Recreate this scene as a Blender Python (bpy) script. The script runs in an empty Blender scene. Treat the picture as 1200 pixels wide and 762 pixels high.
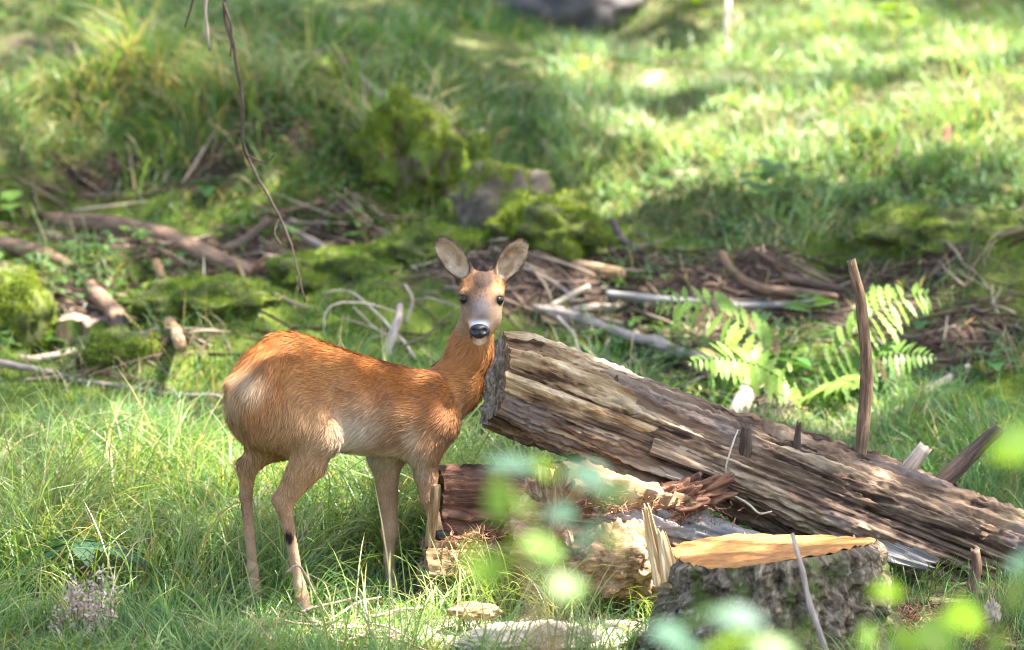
import bpy, math, random
import numpy as np
from mathutils import Vector

random.seed(7)
RNG = np.random.default_rng(11)
scene = bpy.context.scene
COL = scene.collection

# ------------------------------------------------------------------ camera
PITCH = math.radians(8.0)
DIST = 12.0
FPX = 5160.0                       # focal length in photograph pixels (1200 px wide)
CAM = np.array([0.0, -DIST * math.cos(PITCH), 0.78 + DIST * math.sin(PITCH)])
cam_d = bpy.data.cameras.new("camera")
cam_d.sensor_width = 36.0
cam_d.lens = 36.0 * FPX / 1200.0
cam_d.clip_end = 500.0
cam_d.dof.use_dof = True
cam_d.dof.focus_distance = 11.95
cam_d.dof.aperture_fstop = 2.7
cam_o = bpy.data.objects.new("camera", cam_d)
cam_o.location = CAM
cam_o.rotation_euler = (math.pi / 2 - PITCH, 0, 0)
COL.objects.link(cam_o)
scene.camera = cam_o

# ------------------------------------------------------------------ sky, sun, exposure
SUN_EL = math.radians(65.0)
SUN_AZ = (0.97, -0.12)              # horizontal direction towards the sun (x right, y away)
n_ = math.hypot(*SUN_AZ)
SUN = np.array([SUN_AZ[0] / n_ * math.cos(SUN_EL), SUN_AZ[1] / n_ * math.cos(SUN_EL), math.sin(SUN_EL)])
world = bpy.data.worlds.new("World")
scene.world = world
world.use_nodes = True
wn = world.node_tree.nodes
wl = world.node_tree.links
wn.clear()
sky = wn.new("ShaderNodeTexSky")
sky.sky_type = 'NISHITA'
sky.sun_disc = False
sky.air_density = 1.0
sky.dust_density = 2.5
sky.ozone_density = 0.6
sky.sun_elevation = SUN_EL
sky.sun_rotation = math.atan2(SUN[0], SUN[1])
bg = wn.new("ShaderNodeBackground")
bg.inputs[1].default_value = 0.10
wo = wn.new("ShaderNodeOutputWorld")
wl.new(sky.outputs[0], bg.inputs[0])
wl.new(bg.outputs[0], wo.inputs[0])
sun_d = bpy.data.lights.new("sun", 'SUN')
sun_d.energy = 5.0
sun_d.angle = math.radians(0.55)
sun_d.color = (1.0, 0.97, 0.91)
sun_o = bpy.data.objects.new("sun", sun_d)
sun_o.rotation_euler = Vector(SUN).to_track_quat('Z', 'Y').to_euler()
COL.objects.link(sun_o)
scene.view_settings.view_transform = 'Standard'
scene.view_settings.look = 'None'
scene.view_settings.gamma = 1.0
scene.view_settings.exposure = 2.9
scene.cycles.use_denoising = True
scene.cycles.filter_width = 1.1
scene.cycles.max_bounces = 8
scene.cycles.transparent_max_bounces = 8
scene.cycles.sample_clamp_indirect = 8.0

# ------------------------------------------------------------------ maths helpers
CP, SP = math.cos(PITCH), math.sin(PITCH)


def ray(u, v):
    a = (u - 600.0) / FPX
    b = (381.0 - v) / FPX
    return np.array([a, CP + b * SP, -SP + b * CP])


def P(u, v, y):
    """point of the place seen at (u, v) of the photograph and standing y metres behind the deer's middle"""
    d = ray(u, v)
    t = (y - CAM[1]) / d[1]
    return CAM + t * d


def depth(p):
    q = np.asarray(p) - CAM
    return q[1] * CP - q[2] * SP


def rad(px, p):
    return 0.5 * px * depth(p) / FPX


def sstep(a, b, x):
    t = np.clip((x - a) / (b - a), 0, 1)
    return t * t * (3 - 2 * t)


def _hash(ix, iy, iz, seed):
    h = (ix.astype(np.int64) * 374761393 + iy.astype(np.int64) * 668265263 + iz.astype(np.int64) * 2147483647 + seed * 974711) & 0xFFFFFFFF
    h = ((h ^ (h >> 13)) * 1274126177) & 0xFFFFFFFF
    h = ((h ^ (h >> 16)) * 2246822519) & 0xFFFFFFFF
    h = h ^ (h >> 15)
    return (h & 0xFFFFFF).astype(np.float64) / 0xFFFFFF * 2 - 1


def vnoise(p, seed=0):
    p = np.asarray(p, dtype=np.float64)
    i = np.floor(p).astype(np.int64)
    f = p - i
    f = f * f * f * (f * (f * 6 - 15) + 10)
    out = 0
    for dx in (0, 1):
        wx = f[:, 0] if dx else 1 - f[:, 0]
        for dy in (0, 1):
            wy = f[:, 1] if dy else 1 - f[:, 1]
            for dz in (0, 1):
                wz = f[:, 2] if dz else 1 - f[:, 2]
                out = out + wx * wy * wz * _hash(i[:, 0] + dx, i[:, 1] + dy, i[:, 2] + dz, seed)
    return out


def fbm(p, octaves=4, seed=0, gain=0.5):
    p = np.asarray(p, dtype=np.float64)
    s, a, tot = 0, 1.0, 0
    for o in range(octaves):
        s = s + a * vnoise(p * (2.03 ** o) + 17.3 * o, seed + o)
        tot += a
        a *= gain
    return s / tot * 1.6


def xy3(x, y, z=0.0):
    return np.stack([np.asarray(x, float), np.asarray(y, float), np.full(np.shape(x), float(z))], axis=-1)


# ------------------------------------------------------------------ terrain
_PY = np.array([-60, -14, -8, -4, -2, -0.8, 0, 1, 2, 2.6, 4.5, 8, 12, 60.])
_PZ = np.array([1.5, .9, .45, .05, -.06, -.02, 0, .08, .21, .33, .60, 1.16, 2.2, 26.])
_ty = np.linspace(-60, 60, 12001)
_tz = np.interp(_ty, _PY, _PZ)
_k = np.hanning(121)
_k /= _k.sum()
_tz = np.convolve(np.pad(_tz, 60, mode='edge'), _k, mode='valid')


def ground(x, y):
    x = np.atleast_1d(np.asarray(x, float))
    y = np.atleast_1d(np.asarray(y, float))
    sh = x.shape
    xf, yf = x.ravel(), y.ravel()
    z = np.interp(yf, _ty, _tz)
    far = sstep(1.6, 3.2, yf)
    q = xy3(xf, yf)
    z = z + fbm(q / 0.9, 3, 5) * (0.012 + 0.085 * far + .035 * sstep(4.3, 5.2, yf))
    near = sstep(30, 12, np.abs(yf)) * sstep(20, 8, np.abs(xf))
    z = z + near * fbm(q / 0.22, 3, 9) * (0.010 + 0.035 * far * sstep(6.5, 4.5, yf) + 0.012 * far)
    z = z + near * np.abs(fbm(q / 0.07, 2, 12)) * 0.016 * far * sstep(6, 5, yf)
    # overhanging grassy bank on the left, soil step on the right
    wob = 0.25 * fbm(q / 0.7, 2, 31)
    z = z + 0.20 * sstep(4.15, 4.75, yf + wob) * sstep(0.1, -0.7, xf) * sstep(9, 7, yf)
    z = z + 0.10 * sstep(3.2, 3.45, yf + 0.6 * wob) * sstep(0.35, 0.9, xf) * sstep(9, 6, yf)
    # dark hollow on the far left under the old log
    z = z - 0.16 * np.exp(-(((xf + 1.45) / 0.22) ** 2 + ((yf - 2.9) / 0.22) ** 2))
    return z.reshape(sh)


def G(u, v, lift=0.0):
    """where the line of sight through (u, v) meets the ground"""
    ys = np.concatenate([np.linspace(-4, 9, 520), np.linspace(9.1, 40, 120)])
    d = ray(u, v)
    t = (ys - CAM[1]) / d[1]
    pts = CAM[None, :] + t[:, None] * d[None, :]
    dz = pts[:, 2] - ground(pts[:, 0], pts[:, 1])
    k = np.argmax(dz < 0)
    a, b = pts[max(k - 1, 0)], pts[k]
    w = dz[max(k - 1, 0)] / max(dz[max(k - 1, 0)] - dz[k], 1e-9)
    p = a + (b - a) * w
    p[2] = ground(p[0], p[1])[0] + lift
    return p


# ------------------------------------------------------------------ mesh helpers
def mk(name, V, F, mat, parent=None, attrs=None, smooth=True, link=True):
    """one mesh object from arrays; F is an array of faces or a list of such arrays"""
    V = np.asarray(V, dtype=np.float32)
    if isinstance(F, np.ndarray):
        F = [F]
    F = [np.asarray(f, dtype=np.int32) for f in F if len(f)]
    me = bpy.data.meshes.new(name)
    me.vertices.add(len(V))
    me.vertices.foreach_set("co", V.ravel())
    loops = np.concatenate([f.ravel() for f in F])
    sizes = np.concatenate([np.full(len(f), f.shape[1], np.int32) for f in F])
    starts = np.concatenate([[0], np.cumsum(sizes)[:-1]]).astype(np.int32)
    me.loops.add(len(loops))
    me.loops.foreach_set("vertex_index", loops)
    me.polygons.add(len(sizes))
    me.polygons.foreach_set("loop_start", starts)
    me.polygons.foreach_set("loop_total", sizes)
    me.polygons.foreach_set("use_smooth", np.full(len(sizes), smooth, dtype=bool))
    for an, arr in (attrs or {}).items():
        arr = np.asarray(arr, dtype=np.float32)
        if arr.ndim == 1:
            at = me.attributes.new(an, 'FLOAT', 'POINT')
            at.data.foreach_set("value", arr)
        elif arr.shape[1] == 3 and an != 'Col':
            at = me.attributes.new(an, 'FLOAT_VECTOR', 'POINT')
            at.data.foreach_set("vector", arr.ravel())
        else:
            if arr.shape[1] == 3:
                arr = np.concatenate([arr, np.ones((len(arr), 1), np.float32)], axis=1)
            at = me.attributes.new(an, 'FLOAT_COLOR', 'POINT')
            at.data.foreach_set("color", arr.ravel())
    me.update()
    me.validate()
    if mat is not None:
        me.materials.append(mat)
    o = bpy.data.objects.new(name, me)
    if link:
        COL.objects.link(o)
    if parent is not None:
        o.parent = parent
    return o


def tag(o, label=None, cat=None, group=None, kind=None):
    if label:
        o["label"] = label
    if cat:
        o["category"] = cat
    if group:
        o["group"] = group
    if kind:
        o["kind"] = kind
    return o


def empty(name, label, cat, group=None):
    o = bpy.data.objects.new(name, None)
    o.empty_display_size = 0.05
    COL.objects.link(o)
    return tag(o, label, cat, group)


def merge(parts):
    """parts: list of (V, [F...], attrs) -> one set of arrays"""
    V, Fs, A, off = [], {}, {}, 0
    for v, fl, at in parts:
        V.append(v)
        for f in fl:
            if len(f):
                Fs.setdefault(f.shape[1], []).append(np.asarray(f) + off)
        for k in at:
            A.setdefault(k, []).append(at[k])
        off += len(v)
    return np.concatenate(V), [np.concatenate(f) for f in Fs.values()], {k: np.concatenate(a) for k, a in A.items()}


def catmull(pts, n):
    pts = np.asarray(pts, float)
    if len(pts) == 2:
        t = np.linspace(0, 1, n)[:, None]
        return pts[0] * (1 - t) + pts[1] * t
    q = np.vstack([2 * pts[0] - pts[1], pts, 2 * pts[-1] - pts[-2]])
    ts = np.linspace(0, len(pts) - 1 - 1e-6, n)
    out = []
    for t in ts:
        i = int(t)
        f = t - i
        p0, p1, p2, p3 = q[i], q[i + 1], q[i + 2], q[i + 3]
        out.append(0.5 * ((2 * p1) + (-p0 + p2) * f + (2 * p0 - 5 * p1 + 4 * p2 - p3) * f * f + (-p0 + 3 * p1 - 3 * p2 + p3) * f ** 3))
    return np.array(out)


def tube(pts, radii, n=40, seg=10, rough=0.12, seed=0, wob=0.0, jag=(0.0, 0.0), knots=0.0):
    """tapered, knobbly stick along a path; jag = length of splintered ends"""
    pts = np.asarray(pts, float)
    c = catmull(pts, n)
    s = np.concatenate([[0], np.cumsum(np.linalg.norm(np.diff(c, axis=0), axis=1))])
    r = np.interp(np.linspace(0, 1, n), np.linspace(0, 1, len(radii)), radii)
    rm = float(np.mean(r))
    if wob:
        w = np.stack([fbm(np.stack([s / (rm * 14) + 7 * k, np.full(n, seed * 3.1 + k), np.zeros(n)], -1), 2, seed) for k in range(3)], -1)
        c = c + w * wob * rm
    tan = np.gradient(c, axis=0)
    tan /= np.linalg.norm(tan, axis=1)[:, None]
    ref = np.array([0.13, 0.2, 0.97]) if abs(tan[0][2]) < 0.8 else np.array([0.97, 0.2, 0.13])
    a = np.cross(tan, ref)
    a /= np.linalg.norm(a, axis=1)[:, None]
    b = np.cross(tan, a)
    th = np.linspace(0, 2 * math.pi, seg, endpoint=False)
    ct, st = np.cos(th), np.sin(th)
    S, T = np.meshgrid(s, th, indexing='ij')
    nz = np.stack([np.cos(T) * 1.6 + seed, np.sin(T) * 1.6, S / (rm * 6)], -1).reshape(-1, 3)
    dr = 1 + rough * fbm(nz, 3, seed).reshape(n, seg)
    if knots:
        dr = dr + knots * np.clip(fbm(np.stack([S / (rm * 9), T * 0 + seed, np.cos(T)], -1).reshape(-1, 3), 2, seed + 5).reshape(n, seg) - 0.35, 0, 1)
    R = r[:, None] * dr
    V = c[:, None, :] + R[..., None] * (a[:, None, :] * ct[None, :, None] + b[:, None, :] * st[None, :, None])
    for e, jl in ((0, jag[0]), (-1, jag[1])):
        if jl:
            j = jl * (0.2 + 0.8 * RNG.random(seg)) * (1 if e == -1 else -1)
            V[e] += tan[e][None, :] * j[:, None]
    V = V.reshape(-1, 3)
    sc = np.stack([np.cos(T) * rm, np.sin(T) * rm, S], -1).reshape(-1, 3)
    i = np.arange(n - 1)[:, None] * seg
    k = np.arange(seg)[None, :]
    k2 = (k + 1) % seg
    F = np.stack([i + k, i + k2, i + seg + k2, i + seg + k], -1).reshape(-1, 4)
    V = np.vstack([V, c[0], c[-1]])
    sc = np.vstack([sc, [0, 0, s[0]], [0, 0, s[-1]]])
    nv = n * seg
    k = np.arange(seg)
    k2 = (k + 1) % seg
    T0 = np.stack([np.full(seg, nv), k2, k], -1)
    T1 = np.stack([np.full(seg, nv + 1), (n - 1) * seg + k, (n - 1) * seg + k2], -1)
    return V, [F, np.vstack([T0, T1])], {"sc": sc}


def lumpy(c, r, n=48, amp=0.2, freq=3.0, seed=0, fine=0.04, flat=-0.55, fibre=None):
    """irregular stone or mound around c with half sizes r"""
    m = n // 2
    th = np.linspace(0, 2 * math.pi, n, endpoint=False)
    ph = np.linspace(0, math.pi, m + 1)[1:-1]
    PH, TH = np.meshgrid(ph, th, indexing='ij')
    d = np.stack([np.sin(PH) * np.cos(TH), np.sin(PH) * np.sin(TH), np.cos(PH)], -1).reshape(-1, 3)
    d = np.vstack([d, [0, 0, 1], [0, 0, -1]])
    k = 1 + amp * fbm(d * freq * 0.5 + seed * 3.3, 3, seed) + fine * fbm(d * freq * 3 + seed, 3, seed + 3)
    if fibre is not None:
        q = d * np.asarray(fibre)
        k = k + 0.10 * fbm(q, 3, seed + 8)
    V = d * k[:, None]
    V[:, 2] = np.maximum(V[:, 2], flat)
    V = V * np.asarray(r) + np.asarray(c)
    rows = m - 1
    i = np.arange(rows - 1)[:, None] * n
    j = np.arange(n)[None, :]
    j2 = (j + 1) % n
    F = np.stack([i + j, i + n + j, i + n + j2, i + j2], -1).reshape(-1, 4)
    j = np.arange(n)
    j2 = (j + 1) % n
    top = np.stack([np.full(n, rows * n), j, j2], -1)
    bot = np.stack([np.full(n, rows * n + 1), (rows - 1) * n + j2, (rows - 1) * n + j], -1)
    return V, [F, np.vstack([top, bot])], {"sc": d * np.asarray(r)}


def tri_of(Fs):
    out = []
    for f in Fs:
        if f.shape[1] == 3:
            out.append(f)
        else:
            out.append(f[:, [0, 1, 2]])
            out.append(f[:, [0, 2, 3]])
    return np.concatenate(out)


def scatter(V, Fs, n, rng=RNG, weight=None):
    T = tri_of(Fs)
    a, b, c = V[T[:, 0]], V[T[:, 1]], V[T[:, 2]]
    cr = np.cross(b - a, c - a)
    ar = np.linalg.norm(cr, axis=1)
    w = ar.copy()
    if weight is not None:
        w = w * weight((a + b + c) / 3)
    w = w / w.sum()
    k = rng.choice(len(T), n, p=w)
    r1 = np.sqrt(rng.random(n))[:, None]
    r2 = rng.random(n)[:, None]
    p = a[k] * (1 - r1) + b[k] * r1 * (1 - r2) + c[k] * r1 * r2
    return p, cr[k] / np.maximum(ar[k], 1e-12)[:, None]


def unit(v):
    return v / np.maximum(np.linalg.norm(v, axis=-1, keepdims=True), 1e-9)


def ribbons(root, d0, d1, L, w, col, side=None, segs=3, tipcol=None):
    """many thin blades at once: root (n,3), start direction d0, end direction d1, length, width, colour"""
    n = len(root)
    ts = np.linspace(0, 1, segs + 1)
    d0, d1 = unit(d0), unit(d1)
    if side is None:
        side = unit(np.cross(d0, d1) + RNG.normal(0, 0.25, (n, 3)))
    pts = [root]
    p = root
    for k in range(segs):
        t = (k + 0.5) / segs
        d = unit(d0 * (1 - t) + d1 * t)
        p = p + d * (L / segs)[:, None]
        pts.append(p)
    wid = [1.0 if k < segs else 0.0 for k in range(segs + 1)]
    wid = [0.75 if k == 0 else (1.0 - 0.55 * max(0, ts[k] - 0.3) / 0.7) for k in range(segs)]
    rows = []
    for k in range(segs):
        o = side * (w * wid[k] * 0.5)[:, None]
        rows += [pts[k] - o, pts[k] + o]
    rows.append(pts[segs])
    m = 2 * segs + 1
    V = np.stack(rows, 1).reshape(-1, 3)
    base = np.arange(n)[:, None] * m
    tr = []
    for k in range(segs - 1):
        a = 2 * k
        tr += [[a, a + 1, a + 3], [a, a + 3, a + 2]]
    tr.append([2 * segs - 2, 2 * segs - 1, 2 * segs])
    F = (base[:, :, None] + np.array(tr).reshape(1, -1)[:, :, None].transpose(0, 2, 1)).reshape(-1, 3) if False else (base[:, None, :] + np.array(tr)[None, :, :]).reshape(-1, 3)
    if tipcol is None:
        C = np.repeat(col, m, axis=0)
    else:
        tt = np.array([ts[k // 2] for k in range(2 * segs)] + [1.0])
        C = (col[:, None, :] * (1 - tt)[None, :, None] + tipcol[:, None, :] * tt[None, :, None]).reshape(-1, 3)
    return V, F, C


# ------------------------------------------------------------------ materials
def new_mat(name):
    m = bpy.data.materials.new(name)
    m.use_nodes = True
    nt = m.node_tree
    for n in list(nt.nodes):
        nt.nodes.remove(n)
    out = nt.nodes.new("ShaderNodeOutputMaterial")
    return m, nt, out


def N(nt, typ, **kw):
    n = nt.nodes.new(typ)
    for k, v in kw.items():
        if k.startswith("i_"):
            n.inputs[int(k[2:])].default_value = v
        else:
            setattr(n, k, v)
    return n


def principled(nt, rough=0.7, spec=0.3):
    b = nt.nodes.new("ShaderNodeBsdfPrincipled")
    b.inputs["Roughness"].default_value = rough
    b.inputs["Specular IOR Level"].default_value = spec
    return b


def ramp(nt, fac, stops):
    r = nt.nodes.new("ShaderNodeValToRGB")
    el = r.color_ramp.elements
    el[0].position, el[0].color = stops[0][0], (*stops[0][1], 1)
    el[1].position, el[1].color = stops[-1][0], (*stops[-1][1], 1)
    for p, c in stops[1:-1]:
        e = el.new(p)
        e.color = (*c, 1)
    nt.links.new(fac, r.inputs[0])
    return r.outputs[0]


def noise(nt, vec, scale, detail=6.0, rough=0.6, dist=0.0):
    n = nt.nodes.new("ShaderNodeTexNoise")
    n.inputs["Scale"].default_value = scale
    n.inputs["Detail"].default_value = detail
    n.inputs["Roughness"].default_value = rough
    n.inputs["Distortion"].default_value = dist
    if vec is not None:
        nt.links.new(vec, n.inputs["Vector"])
    return n.outputs[0]


def mixrgb(nt, fac, a, b, mode='MIX'):
    m = nt.nodes.new("ShaderNodeMix")
    m.data_type = 'RGBA'
    m.blend_type = mode
    for sock, val in ((m.inputs[0], fac), (m.inputs[6], a), (m.inputs[7], b)):
        if isinstance(val, (int, float)):
            sock.default_value = val
        elif isinstance(val, tuple):
            sock.default_value = (*val, 1)
        else:
            nt.links.new(val, sock)
    return m.outputs[2]


def attr(nt, name):
    a = nt.nodes.new("ShaderNodeAttribute")
    a.attribute_name = name
    return a


def vscale(nt, vec, s):
    m = nt.nodes.new("ShaderNodeVectorMath")
    m.operation = 'MULTIPLY'
    nt.links.new(vec, m.inputs[0])
    m.inputs[1].default_value = s
    return m.outputs[0]


def bump(nt, bsdf, h, strength=0.5, dist=0.01):
    b = nt.nodes.new("ShaderNodeBump")
    b.inputs["Strength"].default_value = strength
    b.inputs["Distance"].default_value = dist
    nt.links.new(h, b.inputs["Height"])
    nt.links.new(b.outputs[0], bsdf.inputs["Normal"])


def wood_mat(name, stops, fibre=(60, 60, 5), blot=None, rough=0.85, bstr=0.6, bdist=0.004, moss=None):
    """weathered wood: streaks along the grain (sc attribute: around, around, along), blotches, optional moss by noise"""
    m, nt, out = new_mat(name)
    b = principled(nt, rough, 0.25)
    sc = attr(nt, "sc").outputs["Vector"]
    f = vscale(nt, sc, fibre)
    n1 = noise(nt, f, 1.0, 8, 0.65, 0.4)
    c = ramp(nt, n1, stops)
    if blot:
        n2 = noise(nt, vscale(nt, sc, blot[2] if len(blot) > 2 else (9, 9, 4)), 1.0, 5, 0.6)
        c = mixrgb(nt, ramp(nt, n2, [(blot[1], (0, 0, 0)), (min(blot[1] + 0.12, 1), (1, 1, 1))]), c, blot[0])
    if moss:
        n3 = noise(nt, vscale(nt, sc, (14, 14, 10)), 1.0, 6, 0.7)
        c = mixrgb(nt, ramp(nt, n3, [(moss[1], (0, 0, 0)), (min(moss[1] + 0.08, 1), (1, 1, 1))]), c, moss[0])
    nt.links.new(c, b.inputs["Base Color"])
    n4 = noise(nt, vscale(nt, sc, (fibre[0] * 4, fibre[1] * 4, fibre[2] * 4)), 1.0, 4, 0.7)
    bump(nt, b, n4, bstr, bdist)
    nt.links.new(b.outputs[0], out.inputs[0])
    return m


def leaf_mat(name, rough=0.45, trans=0.4, spec=0.4, tint=None):
    """leaf blade coloured by its own Col attribute, letting part of the light through"""
    m, nt, out = new_mat(name)
    b = principled(nt, rough, spec)
    c = attr(nt, "Col").outputs["Color"]
    nt.links.new(c, b.inputs["Base Color"])
    t = nt.nodes.new("ShaderNodeBsdfTranslucent")
    ct = mixrgb(nt, 1.0, c, tint or (1.25, 1.2, 0.55), 'MULTIPLY')
    nt.links.new(ct, t.inputs[0])
    mx = nt.nodes.new("ShaderNodeMixShader")
    mx.inputs[0].default_value = trans
    nt.links.new(b.outputs[0], mx.inputs[1])
    nt.links.new(t.outputs[0], mx.inputs[2])
    nt.links.new(mx.outputs[0], out.inputs[0])
    return m


def plain_mat(name, col, rough=0.6, spec=0.4, var=0.25, scale=40):
    m, nt, out = new_mat(name)
    b = principled(nt, rough, spec)
    tc = nt.nodes.new("ShaderNodeTexCoord")
    n1 = noise(nt, tc.outputs["Object"], scale, 5)
    lo = tuple(x * (1 - var) for x in col)
    hi = tuple(min(1, x * (1 + var)) for x in col)
    nt.links.new(ramp(nt, n1, [(0.3, lo), (0.7, hi)]), b.inputs["Base Color"])
    bump(nt, b, n1, 0.3, 0.002)
    nt.links.new(b.outputs[0], out.inputs[0])
    return m


M = {}
M['grass'] = leaf_mat("grass_blade", 0.42, 0.42, 0.45)
M['moss'] = leaf_mat("moss_sprig", 0.8, 0.3, 0.1, (1.1, 1.1, 0.6))
M['leaf'] = leaf_mat("leaf_blade", 0.5, 0.5, 0.35)
M['canopy'] = leaf_mat("canopy_leaf", 0.5, 0.35, 0.3)
M['log'] = wood_mat("weathered_log_wood", [(0.40, (0.030, 0.017, 0.011)), (0.46, (0.105, 0.064, 0.042)), (0.54, (0.19, 0.125, 0.078)), (0.62, (0.38, 0.28, 0.18))],
                    (48, 48, 3.2), ((0.165, 0.125, 0.108), 0.56, (11, 11, 2.5)), 0.9, 0.8, 0.004)
M['log_pale'] = wood_mat("pale_rotten_wood", [(0.38, (0.045, 0.022, 0.012)), (0.45, (0.20, 0.12, 0.060)), (0.54, (0.38, 0.27, 0.15)), (0.64, (0.54, 0.42, 0.27))], (48, 48, 4), ((0.10, 0.055, 0.032), 0.57, (16, 16, 4)), 0.9, 0.8, 0.004)
M['log_end'] = wood_mat("weathered_end_grain", [(0.34, (0.06, 0.038, 0.024)), (0.5, (0.20, 0.145, 0.10)), (0.66, (0.40, 0.32, 0.24))], (90, 90, 20), None, 0.9)
M['rot_red'] = wood_mat("red_brown_rotten_wood", [(0.36, (0.035, 0.015, 0.009)), (0.5, (0.12, 0.052, 0.030)), (0.66, (0.26, 0.145, 0.088))], (70, 70, 8), ((0.13, 0.085, 0.06), 0.56, (8, 8, 3)), 0.9, 0.8)
M['rot_tan'] = wood_mat("tan_rotten_wood", [(0.3, (0.07, 0.038, 0.018)), (0.5, (0.24, 0.145, 0.07)), (0.7, (0.50, 0.36, 0.22))], (60, 60, 8), ((0.20, 0.075, 0.04), 0.58, (12, 12, 5)), 0.9, 0.8)
M['grey_wood'] = wood_mat("silver_grey_wood", [(0.3, (0.09, 0.075, 0.065)), (0.5, (0.20, 0.18, 0.165)), (0.7, (0.33, 0.305, 0.28))], (60, 60, 5), None, 0.8)
M['stick_grey'] = wood_mat("dead_grey_stick", [(0.3, (0.12, 0.09, 0.07)), (0.5, (0.27, 0.21, 0.165)), (0.7, (0.44, 0.37, 0.30))], (160, 160, 14), None, 0.85)
M['stick_pale'] = wood_mat("pale_barkless_stick", [(0.3, (0.26, 0.19, 0.13)), (0.5, (0.45, 0.36, 0.26)), (0.7, (0.62, 0.54, 0.42))], (160, 160, 12), None, 0.8)
M['stick_brown'] = wood_mat("brown_stick_bark", [(0.3, (0.05, 0.028, 0.016)), (0.5, (0.145, 0.085, 0.05)), (0.7, (0.29, 0.19, 0.12))], (130, 130, 14), None, 0.85)
M['stick_dark'] = wood_mat("dark_wet_stick", [(0.3, (0.022, 0.014, 0.010)), (0.5, (0.065, 0.042, 0.030)), (0.7, (0.15, 0.105, 0.075))], (130, 130, 14), None, 0.75)
M['stick_red'] = wood_mat("pinkish_dry_twig", [(0.3, (0.22, 0.11, 0.08)), (0.5, (0.40, 0.24, 0.18)), (0.7, (0.55, 0.40, 0.31))], (200, 200, 20), None, 0.8)
M['mossy_wood'] = wood_mat("moss_covered_wood", [(0.3, (0.03, 0.022, 0.012)), (0.5, (0.085, 0.062, 0.035)), (0.7, (0.17, 0.13, 0.08))], (40, 40, 10), None, 0.95, 0.6, 0.004, ((0.10, 0.135, 0.022), 0.45))
M['fresh_cut'] = wood_mat("fresh_sawn_wood", [(0.3, (0.24, 0.080, 0.016)), (0.48, (0.36, 0.150, 0.036)), (0.7, (0.48, 0.25, 0.085))], (130, 130, 45), ((0.20, 0.085, 0.03), 0.60, (30, 60, 20)), 0.7, 0.8, 0.004)
M['splinter'] = wood_mat("torn_pale_wood", [(0.3, (0.34, 0.17, 0.06)), (0.5, (0.52, 0.34, 0.16)), (0.7, (0.66, 0.52, 0.33))], (150, 150, 6), None, 0.75, 0.5, 0.003)
M['old_cut'] = wood_mat("old_sawn_wood", [(0.34, (0.08, 0.05, 0.032)), (0.5, (0.24, 0.16, 0.11)), (0.68, (0.46, 0.36, 0.28))], (60, 60, 60), None, 0.8, 0.9, 0.006)
M['bark'] = wood_mat("lichened_spruce_bark", [(0.34, (0.028, 0.019, 0.012)), (0.46, (0.105, 0.076, 0.048)), (0.58, (0.20, 0.155, 0.105)), (0.72, (0.40, 0.34, 0.25))], (60, 60, 32),
                     ((0.105, 0.125, 0.030), 0.50, (11, 11, 8)), 0.9, 1.0, 0.006, ((0.30, 0.32, 0.23), 0.60))
M['trunk'] = wood_mat("forest_trunk_bark", [(0.3, (0.04, 0.03, 0.022)), (0.5, (0.11, 0.085, 0.065)), (0.7, (0.2, 0.17, 0.13))], (30, 30, 8), None, 0.9)
M['stone'] = wood_mat("grey_stone", [(0.3, (0.10, 0.09, 0.085)), (0.5, (0.21, 0.195, 0.19)), (0.7, (0.33, 0.31, 0.30))], (18, 18, 18), None, 0.85, 0.6, 0.004, ((0.09, 0.11, 0.03), 0.58))
M['brown_stone'] = wood_mat("brown_grey_stone", [(0.3, (0.05, 0.036, 0.026)), (0.5, (0.11, 0.083, 0.058)), (0.7, (0.19, 0.15, 0.11))], (18, 18, 18), None, 0.9, 0.6, 0.004, ((0.13, 0.15, 0.03), 0.52))
M['dark_stone'] = wood_mat("dark_stone", [(0.3, (0.045, 0.037, 0.034)), (0.7, (0.11, 0.095, 0.088))], (12, 12, 12), None, 0.85, 0.6, 0.004)
M['pale_stone'] = wood_mat("pale_sandy_stone", [(0.3, (0.24, 0.19, 0.13)), (0.5, (0.36, 0.30, 0.22)), (0.7, (0.48, 0.42, 0.33))], (30, 30, 30), None, 0.9)
M['moss_stone'] = wood_mat("moss_covered_stone", [(0.3, (0.030, 0.030, 0.012)), (0.5, (0.065, 0.070, 0.022)), (0.7, (0.12, 0.13, 0.035))], (25, 25, 25), None, 0.95, 0.8, 0.006, ((0.12, 0.15, 0.02), 0.5))
M['eye'] = plain_mat("deer_eye", (0.004, 0.003, 0.003), 0.10, 0.35, 0.2)
M['nose'] = plain_mat("deer_nose_skin", (0.010, 0.009, 0.011), 0.45, 0.4, 0.3, 300)
M['hoof'] = plain_mat("deer_hoof", (0.025, 0.02, 0.018), 0.5, 0.4)


def fur_mat(name, rough):
    m, nt, out = new_mat(name)
    b = principled(nt, rough, 0.12)
    c = attr(nt, "Col").outputs["Color"]
    nt.links.new(c, b.inputs["Base Color"])
    nt.links.new(b.outputs[0], out.inputs[0])
    return m


M['fur'] = fur_mat("deer_fur", 0.55)
M['hide'] = fur_mat("deer_hide", 0.8)


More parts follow.
